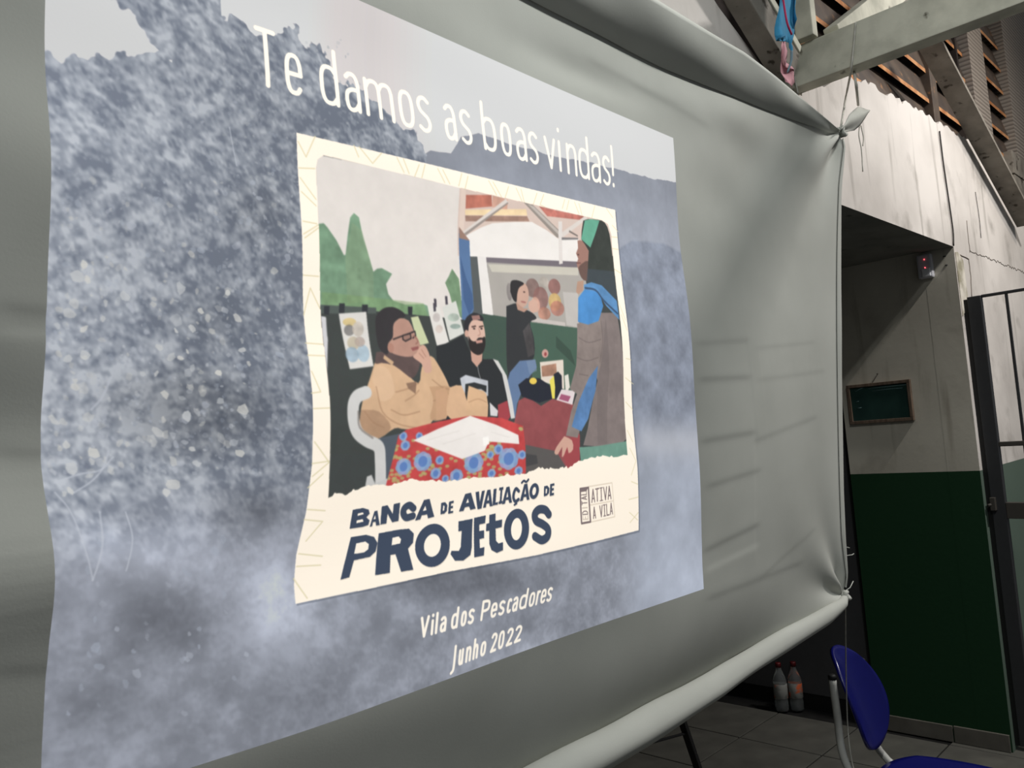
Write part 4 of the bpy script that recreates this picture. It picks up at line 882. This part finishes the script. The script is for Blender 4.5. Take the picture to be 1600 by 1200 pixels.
def cloth_material(with_slide):
    m, nt, bs = new_mat('projection_cloth' if with_slide else 'plain_cloth'); N, L = nt.nodes, nt.links
    tc = N.new('ShaderNodeTexCoord')
    nz = N.new('ShaderNodeTexNoise'); nz.inputs['Scale'].default_value = 3.0; nz.inputs['Detail'].default_value = 5; L.new(tc.outputs['Object'], nz.inputs['Vector'])
    rp = N.new('ShaderNodeValToRGB'); rp.color_ramp.elements[0].position = .3; rp.color_ramp.elements[1].position = .7; rp.color_ramp.elements[0].color = lin((176,177,170)); rp.color_ramp.elements[1].color = lin((190,191,184)); L.new(nz.outputs['Fac'], rp.inputs['Fac'])
    mp = N.new('ShaderNodeMapping'); mp.inputs['Scale'].default_value = (1, 1, 1); L.new(tc.outputs['Object'], mp.inputs['Vector'])
    wv = N.new('ShaderNodeTexNoise'); wv.inputs['Scale'].default_value = 260; wv.inputs['Detail'].default_value = 2; L.new(mp.outputs['Vector'], wv.inputs['Vector'])
    bp = N.new('ShaderNodeBump'); bp.inputs['Strength'].default_value = .12; bp.inputs['Distance'].default_value = .001; L.new(wv.outputs['Fac'], bp.inputs['Height']); L.new(bp.outputs['Normal'], bs.inputs['Normal'])
    bs.inputs['Roughness'].default_value = .95; bs.inputs['Specular IOR Level'].default_value = .1
    if not with_slide:
        L.new(rp.outputs['Color'], bs.inputs['Base Color']); return m
    uv = N.new('ShaderNodeUVMap'); uv.uv_map = 'slide'
    im = N.new('ShaderNodeTexImage'); im.image = img; im.extension = 'CLIP'; im.interpolation = 'Linear'; L.new(uv.outputs['UV'], im.inputs['Vector'])
    mx = N.new('ShaderNodeMix'); mx.data_type = 'RGBA'; L.new(im.outputs['Alpha'], mx.inputs['Factor']); L.new(rp.outputs['Color'], mx.inputs['A']); dm = N.new('ShaderNodeMix'); dm.data_type = 'RGBA'; dm.inputs['Factor'].default_value = .5; dm.inputs['A'].default_value = (0,0,0,1); L.new(im.outputs['Color'], dm.inputs['B']); L.new(dm.outputs['Result'], mx.inputs['B'])
    L.new(mx.outputs['Result'], bs.inputs['Base Color'])
    L.new(im.outputs['Color'], bs.inputs['Emission Color'])
    ms = N.new('ShaderNodeMath'); ms.operation = 'MULTIPLY'; ms.inputs[1].default_value = SLIDE_GLOW; L.new(im.outputs['Alpha'], ms.inputs[0]); L.new(ms.outputs[0], bs.inputs['Emission Strength'])
    return m
SLIDE_GLOW = 0.84  # projector light put into the cloth as colour and glow
M_SCREEN = cloth_material(True); M_CLOTH = cloth_material(False)
screen = empty('projection_screen', (1.0, 1.02, 1.0)); tag(screen, 'large white cloth screen showing a projected welcome slide', 'projection screen')
cl = put('cloth', grid_mesh('cloth', X, Y, Z, UV), M_SCREEN, screen); cl['label'] = 'creased white cloth with the projected blue welcome slide'
# hems: the top sleeve and the rolled bottom sleeve, both drawn together at the right corner
def sleeve(name, xs, zfun, sgn, rfun, endpt, fwd):
    bm = bmesh.new(); n = 20; rings = []
    for i, x in enumerate(xs):
        r = rfun(x); z = zfun(x) + sgn*r*.80; y = SCR_C - SLOPE*z - float(disp(np.array(x), np.array(zfun(x)))) - fwd*r
        w = 1 + .05*math.sin(9*x+1) + .03*math.sin(23*x)
        rings.append([bm.verts.new((x, y + math.cos(2*math.pi*k/n)*r*(1+.06*math.sin(5*x+3*math.sin(2*math.pi*k/n)))*.95 + .55*r*max(0, -math.sin(2*math.pi*k/n))**1.3, z + math.sin(2*math.pi*k/n)*r*w)) for k in range(n)])
    for a, b in zip(rings[:-1], rings[1:]):
        for k in range(n): bm.faces.new((a[k], a[(k+1)%n], b[(k+1)%n], b[k]))
    bm.faces.new(rings[0]); bm.faces.new(rings[-1][::-1])
    return from_bm(name, bm, M_CLOTH, screen, smooth=True)
rt_ = interp([-.6,1.0,1.45,1.9,2.2,2.4,2.5,K1.x], [.075,.070,.064,.052,.040,.026,.014,.008]); rb_ = interp([-.6,1.0,1.25,1.6,1.95,2.2,2.33,K2.x], [.048,.046,.043,.037,.031,.025,.016,.009])
# top sleeve: the cloth folds forward over a line, so its face looks down into the hall
up_px = [(1027,0),(1102,45),(1162,81),(1215,122),(1240,142),(1285,180),(1311,203)]; up_h = [.050,.046,.040,.032,.027,.014,.004]
tops = []
for (px, py), h_ in zip(up_px, up_h):
    q = onscreen(px, py); tops.append(ony(px, py, q.y-h_))
TZ_f = interp([-.8, .9]+[p.x for p in tops], [tops[0].z-.005]*2+[p.z for p in tops]); TY_f = interp([-.8, .9]+[p.x for p in tops], [tops[0].y]*2+[p.y for p in tops])
xs_ = np.linspace(XL, K1.x-.002, 160); NP = 22
HX = np.zeros((NP, 160)); HY = HX.copy(); HZ = HX.copy()
for i, x in enumerate(xs_):
    zc = float(ZT(x)); zc -= .004; yc = SCR_C-SLOPE*zc-float(disp(np.array(x), np.array(zc)))-.003; zt, yt = float(TZ_f(x)), float(TY_f(x))
    L_ = math.hypot(zt-zc, yt-yc); nz_ = ((zt-zc)/L_, -(yt-yc)/L_)         # (y, z) normal pointing back and up
    for j in range(NP):
        if j < 14: t = j/13; a_ = .010*math.sin(math.pi*t)*min(1, L_/.1) + .003*math.sin(11*x+5*t)*t; y_, z_ = yc+(yt-yc)*t - nz_[0]*a_, zc+(zt-zc)*t - nz_[1]*a_
        else: t = (j-13)/8; a_ = .03*math.sin(math.pi*t)*min(1, L_/.1); y_, z_ = yt+(yc+.015-yt)*t + nz_[0]*a_, zt+(zc+.02-zt)*t + nz_[1]*a_
        HX[j, i], HY[j, i], HZ[j, i] = x, y_, z_
put('top_hem', grid_mesh('top_hem', HX, HY, HZ), M_CLOTH, screen)
sleeve('bottom_hem', np.linspace(XL, K2.x-.003, 110), lambda x: float(ZB(x)), -1, lambda x: float(rb_(x)), K2, .55)
# folded side hem: a doubled strip along the right border
hv = np.linspace(.015, .985, 90); w_ = np.array([0, .12, .3, .5, .7, .88, 1.0])
HX = np.zeros((90, 7)); HY = HX.copy(); HZ = HX.copy()
for i, v_ in enumerate(hv):
    xe = K2.x+(K1.x-K2.x)*v_ - .010*math.sin(math.pi*v_); z = float(ZB(xe)+(ZT(xe)-ZB(xe))*v_); wd = .03*min(1, 9*v_*(1-v_))
    for j, t in enumerate(w_):
        x = xe - wd*(1-t) + .004*t; HX[i, j] = x; HZ[i, j] = z; HY[i, j] = SCR_C-SLOPE*z-float(disp(np.array(x), np.array(z))) - .003 - .006*math.sin(math.pi*t)*(.6+.4*math.sin(v_*14))
put('side_hem', grid_mesh('side_hem', HX, HY, HZ), M_CLOTH, screen)
# knots
def knot(name, c, r, seed):
    rr = random.Random(seed); bm = bmesh.new()
    for q in range(3):
        pts = []
        for t in range(13):
            a = 2*math.pi*t/12 + q; pts.append(Vector(c)+Vector((math.cos(a)*r*rr.uniform(.6,1), math.sin(a+q)*r*rr.uniform(.4,.9), math.sin(a)*r*rr.uniform(.6,1))))
        bm_tube(bm, pts, r*.45, 7)
    return from_bm(name, bm, M_CLOTH, screen, smooth=True)
k1p = Vector((K1.x, K1.y-.006, K1.z)); k2p = Vector((K2.x, K2.y-.006, K2.z))
knot('corner_knot', k1p, .014, 3); knot('corner_knot', k2p, .014, 5)
# the loose cloth tail beyond the upper knot
tail = [((1312,207),(1312,203)), ((1324,206),(1321,192)), ((1334,204),(1326,180)), ((1343,196),(1333,173)), ((1350,186),(1340,167)), ((1356,176),(1349,169)), ((1359,173),(1358,172))]
TX_ = np.zeros((len(tail)*3-2, 9)); TY_ = TX_.copy(); TZ_ = TX_.copy()
for i in range(TX_.shape[0]):
    f = i/3; a0 = min(int(f), len(tail)-2); t = f-a0
    lo2 = [tail[a0][0][k]*(1-t)+tail[a0+1][0][k]*t for k in (0,1)]; hi2 = [tail[a0][1][k]*(1-t)+tail[a0+1][1][k]*t for k in (0,1)]
    for j in range(9):
        s = j/8; px, py = lo2[0]*(1-s)+hi2[0]*s, lo2[1]*(1-s)+hi2[1]*s
        q = ony(px, py, K1.y + .012*math.sin(s*math.pi*1.5+i*.25) + .004*i/3 - .01); TX_[i,j], TY_[i,j], TZ_[i,j] = q
o = put('cloth_tail', grid_mesh('cloth_tail', TX_, TY_, TZ_), M_CLOTH, screen); sd = o.modifiers.new('thick', 'SOLIDIFY'); sd.thickness = .002
for p in ([(1320,855),(1324,856)], [(1320,868),(1328,867),(1331,865)], [(1319,922),(1325,918),(1330,908)], [(1305,948),(1307,962)]):
    tube('frayed_thread', [onscreen(*q)+Vector((0,-.006,0)) for q in p], .0015, M_CLOTH, screen, 5)

# ------------------------------------------------------------------ strings
def string(name, pts, r, label, cat='string', mat=None):
    o = tube(name, catmull(pts, 5), r, mat or M_CLOTHSTRING, None, 6); tag(o, label, cat); return o
XB = 2.606                                     # face of the girder beam
string('rope', [onx(1337,36,XB), onx(1334,70,XB), onx(1330,108,XB)+Vector((-.002,0,-.004)), ony(1322,150,1.0), k1p+Vector((.005,.004,.012))], .0034, 'pale rope looped over the thick beam down to the upper cloth knot', 'rope')
string('rope', [onx(1334,112,2.66), onx(1338,135,2.60), ony(1341,164,.99)], .0045, 'short rope from beam underside to the loose cloth tail', 'rope')
string('rope', [onx(1241,112,XB-.002), onx(1243,128,XB-.002), onx(1247,146,XB+.01)], .003, 'short rope end on the beam beside the pink streamer', 'rope')
string('thread', [ony(1343,196,.97), ony(1342,212,.97), ony(1346,235,.97), ony(1348,268,.97)], .0018, 'longer frayed thread hanging below the cloth tail', 'thread')
string('thread', [ony(1345,196,.975), ony(1349,215,.975), ony(1348,228,.975)], .0018, 'shorter frayed thread hanging below the cloth tail', 'thread')
M_CABLE = M_WIRE
string('wall_cable', [ony(1468,205,YW-.006), ony(1474,255,YW-.006), ony(1482,310,YW-.006), ony(1489,360,YW-.006), ony(1490,384,YW-.006)], .0035, 'thin dark cable running down the white wall to the passage corner', 'cable', M_WIRE)
string('wall_cable', [ony(1524,300,YW-.004), ony(1530,340,YW-.004), ony(1533,372,YW-.004)], .0016, 'faint short wire on the white wall right of the long cable', 'cable', M_WIRE)

# ------------------------------------------------------------------ paper streamers
def paper(name, px, Y, col, parent, wob=.012):
    bm = bmesh.new(); vs = []
    for i, (x, y) in enumerate(px): vs.append(bm.verts.new(ony(x, y, Y + wob*math.sin(i*1.7))))
    f = bm.faces.new(vs); bmesh.ops.triangulate(bm, faces=[f]); bmesh.ops.subdivide_edges(bm, edges=list(bm.edges), cuts=2, use_grid_fill=True)
    for v in bm.verts: v.co.y += wob*.6*math.sin(v.co.z*40)*math.cos(v.co.x*60)
    o = from_bm(name, bm, noise_mat('paper_'+name, tuple(int(c*.9) for c in col), col, 18, .9), parent, smooth=True)
    m = o.modifiers.new('thick', 'SOLIDIFY'); m.thickness = .0008; return o
st = empty('paper_streamer', ony(1228,0,.98)); tag(st, 'blue and pink torn paper streamer hanging in front of the thick beam', 'streamer')
paper('blue_strip', [(1215,-30),(1238,-30),(1241,0),(1245,30),(1243,46),(1239,58),(1241,72),(1237,88),(1235,66),(1228,55),(1218,58),(1214,64),(1215,48),(1213,32),(1216,0)], .975, (58,138,178), st)
paper('pink_strip', [(1221,60),(1229,58),(1230,80),(1231,104),(1240,112),(1242,128),(1236,138),(1226,128),(1222,112),(1223,92),(1220,74)], .985, (206,152,160), st)
tube('red_ribbon', catmull([ony(1221,-20,0.955), ony(1225,8,0.952), ony(1230,36,0.95), ony(1237,54,0.952)], 5), .003, plain('crimson_paper', (170,40,84), .8), st, 6)
tube('blue_curl', catmull([ony(1237,80,.955), ony(1236,96,.955), ony(1230,114,.96)], 5), [.004]*5+[.003]*5+[.001], noise_mat('grey_blue_paper', (90,110,122), (104,124,134), 20, .9), st, 6)

# ------------------------------------------------------------------ chalkboard
cb = empty('chalkboard', (XC, 1.54, 1.55)); tag(cb, 'small dark green chalkboard in a brown frame on the passage wall', 'chalkboard')
M_FR = noise_mat('brown_frame_wood', (84,70,58), (108,92,78), 14, .7, stretch=(1,6,1)); M_CB = noise_mat('chalk_slate', (22,50,46), (32,62,56), 9, .75)
y0, y1, z0, z1 = 1.387, 1.700, 1.545, 1.748
bm = bmesh.new(); bm_box(bm, (XC-.012, y0+.012, z0+.012), (XC-.002, y1-.012, z1-.012)); slate = from_bm('slate', bm, M_CB, cb)
box('frame_rail', (XC-.024, y0, z1-.016), (XC-.001, y1, z1), M_FR, cb, bevel=.002); box('frame_rail', (XC-.024, y0, z0), (XC-.001, y1, z0+.016), M_FR, cb, bevel=.002)
box('frame_rail', (XC-.024, y0, z0+.016), (XC-.001, y0+.016, z1-.016), M_FR, cb, bevel=.002); box('frame_rail', (XC-.024, y1-.016, z0+.016), (XC-.001, y1, z1-.016), M_FR, cb, bevel=.002)
M_CHALK = plain('chalk', (120,150,150), .95)
for pts in ([(1337,612),(1343,608),(1349,606)], [(1357,607),(1385,604),(1416,601)], [(1363,611),(1388,608),(1410,606)], [(1338,628),(1342,627)], [(1340,638),(1346,637)]):
    tube('chalk_mark', [onx(x, y, XC-.0125) for x, y in pts], .0012, M_CHALK, slate, 5)
tube('hanging_cord', [onx(1363,598,XC-.004), onx(1371,585,XC-.006)], .0012, M_WIRE, cb, 5)
lathe('nail', [(.0005,-.002),(.004,-.002),(.004,.002),(.0005,.002)], onx(1371,584,XC-.006), M_WIRE, cb, 8)

# ------------------------------------------------------------------ sensor box with two red lights
sb = empty('alarm_sensor', (XC, 1.25, 2.22)); tag(sb, 'white wall sensor box with two small red lights under the passage ceiling', 'sensor')
M_WHP = plain('white_plastic', (190,190,196), .4); M_LED = plain('red_led', (255,120,120), .4, emit=(255,90,100), es=3)
cs = box('case', (XC-.038, 1.222, 2.226), (XC-.0005, 1.288, 2.342), M_WHP, sb, bevel=.008)
box('lower_lens', (XC-.044, 1.230, 2.232), (XC-.036, 1.268, 2.272), plain('sensor_lens', (226,226,230), .25), cs, bevel=.003)
for z in (2.316, 2.276): lathe('led', [(.0004,-.0026),(.002,-.002),(.0026,0),(.002,.002),(.0004,.0026)], (XC-.040, 1.252, z), M_LED, cs, 8)
for z in (2.318, 2.275): tag(lathe('wall_plug_hole', [(.0005,-.002),(.006,-.002),(.006,.002),(.0005,.002)], (XC-.0005, 1.172-(.0 if z > 2.3 else .004), z), M_BLACK, None, 8), 'dark drill hole beside the sensor box, %s of two' % ('upper' if z > 2.3 else 'lower'), 'hole')

# ------------------------------------------------------------------ iron gate standing open at the corner
XG = 4.305
gt = empty('iron_gate', (XG, 1.1, 0)); tag(gt, 'dark iron gate of thin bars standing open at the right edge', 'gate')
box('stile', (XG-.014, 1.049, .02), (XG+.022, 1.108, 2.11), M_GATE, gt, bevel=.003)
box('hinge_gap_strip', (XG-.010, 1.109, .02), (XG+.02, 1.1265, 2.10), M_BLACK, gt)  # black strip standing in for the dark gap beside the stile
box('stile', (XG-.012, .30, .02), (XG+.022, .356, 2.11), M_GATE, gt, bevel=.003)
bar('top_bar', (XG, 1.049, 2.105), (XG, .356, 2.105), .014, .014, (1,0,0), M_GATE, gt)
bar('mid_rail', (XG, 1.049, 1.405), (XG, .356, 1.402), .02, .022, (1,0,0), M_RAIL, gt)
bar('lower_rail', (XG, 1.049, 1.098), (XG, .356, 1.09), .03, .075, (1,0,0), M_RAIL, gt)
bar('bottom_rail', (XG, 1.049, .08), (XG, .356, .08), .03, .08, (1,0,0), M_RAIL, gt)
for k in range(6):
    y = .946-.106*k; bar('bar', (XG, y, 2.10), (XG, y, 1.13), .012, .012, (1,0,0), M_GATE, gt, .002)
box('latch_plate', (XG-.04, 1.085, 1.10), (XG-.014, 1.107, 1.16), M_RAIL, gt, bevel=.002)
tube('latch_bolt', [(XG-.02, 1.096, 1.13), (XG-.05, 1.112, 1.125)], .007, M_RAIL, gt)

# ------------------------------------------------------------------ blue school chair
ch = empty('school_chair', (2.83, .98, 0)); tag(ch, 'blue plastic school chair with grey tube frame beside the cloth corner', 'chair')
FA = Vector((-.04, -1.0, 0)).normalized(); WA = Vector((-FA.y, FA.x, 0))      # facing, width
CB = Vector((2.765, 1.19, 0))
def shell(name, fn, nu, nv, th, mat):
    G = [[fn(i/(nu-1)*2-1, j/(nv-1)*2-1) for i in range(nu)] for j in range(nv)]
    X_ = np.array([[p.x for p in r] for r in G]); Y_ = np.array([[p.y for p in r] for r in G]); Z_ = np.array([[p.z for p in r] for r in G])
    o = put(name, grid_mesh(name, X_, Y_, Z_), mat, ch); m = o.modifiers.new('thick', 'SOLIDIFY'); m.thickness = th; m.offset = 0; return o
def squircle(a, b, k=.62):                                     # square grid to rounded outline
    return a*math.sqrt(max(0, 1-k*b*b/2)), b*math.sqrt(max(0, 1-k*a*a/2))
def back_fn(a, b):
    u, v = squircle(a, b, 1.0)
    return CB + WA*(u*.108*1.1) + Vector((0,0,.650+v*.146*1.1)) - FA*(.055*(v)*.9 + .0) + FA*(.045*u*u) - FA*(.02*max(0, v-.75)*4*.5)
shell('backrest', back_fn, 25, 25, .012, M_BLUE)
def seat_fn(a, b):
    u, v = squircle(a, b, .8)
    return CB + FA*.27 + WA*(.03 + u*.175*1.05) + FA*(v*.235*1.05+.03) + Vector((0,0,.408 + .010*u*u + .012*(v < 0)*v*v - .03*max(0, v-.7)*3))
shell('seat', seat_fn, 25, 25, .012, M_BLUE)
for s in (-1, 1):
    o_ = CB + WA*(s*.112)
    pts = catmull([o_-FA*.020+Vector((0,0,.735)), o_-FA*.016+Vector((0,0,.62)), o_-FA*.012+Vector((0,0,.50)), o_+FA*.02+Vector((0,0,.43)), o_+FA*.10+Vector((0,0,.394)), o_+FA*.40+Vector((0,0,.390))], 6)
    t = tube('back_tube', pts, .0125, M_STEEL, ch, 10); lathe('tube_cap', [(.001,0),(.0135,0),(.0135,.012),(.009,.016),(.001,.016)], tuple(pts[0]+Vector((0,0,-.002))), M_BLACK, t, 10)
    l1 = tube('leg', catmull([o_+FA*.06+Vector((0,0,.39)), o_+FA*.02+Vector((0,0,.22)), o_-FA*.03+Vector((0,0,.012))], 5), .0125, M_STEEL, ch, 10)
    l2 = tube('leg', catmull([o_+FA*.38+Vector((0,0,.39)), o_+FA*.40+Vector((0,0,.22)), o_+FA*.43+Vector((0,0,.012))], 5), .0125, M_STEEL, ch, 10)
    for q, lg_ in ((-.03, l1), (.43, l2)): lathe('foot_cap', [(.001,0),(.016,0),(.016,.025),(.001,.025)], tuple(o_+FA*q), M_BLACK, lg_, 10)
tube('stretcher', [CB-WA*.112+FA*.395+Vector((0,0,.25)), CB+WA*.112+FA*.395+Vector((0,0,.25))], .009, M_STEEL, ch, 8)
tube('stretcher', [CB-WA*.112+FA*.03+Vector((0,0,.25)), CB+WA*.112+FA*.03+Vector((0,0,.25))], .009, M_STEEL, ch, 8)
near_t = CB - WA*.112
string('tie_string', [k2p+Vector((0,0,-.012)), k2p.lerp(near_t+FA*.02+Vector((0,0,.66)), .5), near_t+FA*.022+Vector((-.01,0,.62)), near_t+FA*.02+Vector((-.008,0,.50)), near_t+FA*.03+Vector((-.012,-.006,.40))], .002, 'thin string from the lower cloth knot down to the chair', 'string')

# ------------------------------------------------------------------ bottles on the passage floor
M_PET = plain('clear_pet', (226,232,232), .08, .5, trans=.92); M_CAPR = plain('red_cap', (84,16,20), .45); 
def label_mat(a, b):
    m = noise_mat('bottle_label', a, b, 22, .6, lo=.45, hi=.5, c3=(196,92,52), c3lo=.56, c3scale=16); return m
M_LAB = label_mat((112,112,108), (130,130,126))
def bottle(c, label):
    r = empty('plastic_bottle', c); tag(r, label, 'bottle', 'bottles on the passage floor')
    lathe('body', [(.001,.004),(.030,.002),(.036,.010),(.036,.05),(.034,.06),(.036,.07),(.037,.15),(.036,.165),(.030,.19),(.018,.218),(.0135,.232),(.0135,.246),(.001,.246)], c, M_PET, r)
    lathe('label_band', [(.0368,.072),(.0378,.073),(.0382,.148),(.0370,.150)], c, M_LAB, r)
    lathe('cap', [(.001,.238),(.0155,.238),(.0155,.258),(.0145,.262),(.001,.262)], c, M_CAPR, r, 16)
bottle((4.236, 2.240, .001), 'nearer red-capped plastic bottle on the floor by the grey door'); bottle((4.288, 2.178, .001), 'red-capped plastic bottle half hidden behind the nearer bottle')

# ------------------------------------------------------------------ black folding stand behind the cloth
bs_ = empty('folding_stand', (3.0, 2.1, 0)); tag(bs_, 'black metal folding stand with slanting legs seen under the cloth', 'stand')
M_BLK = plain('black_metal', (26,26,27), .5)
bar('leg', (2.90, 2.10, .74), (3.16, 2.08, .003), .034, .02, (0,1,0), M_BLK, bs_)
bar('leg', (2.90, 2.16, .74), (3.18, 2.85, .003), .034, .02, (0,1,0), M_BLK, bs_)
bar('leg', (2.84, 2.14, .74), (2.46, 2.20, .003), .034, .02, (0,1,0), M_BLK, bs_)
bar('spreader', (3.062, 2.085, .27), (2.64, 2.17, .30), .010, .010, (0,0,1), M_BLK, bs_)
box('stand_top', (2.70, 1.98, .735), (3.02, 2.24, .76), M_BLK, bs_, bevel=.004)
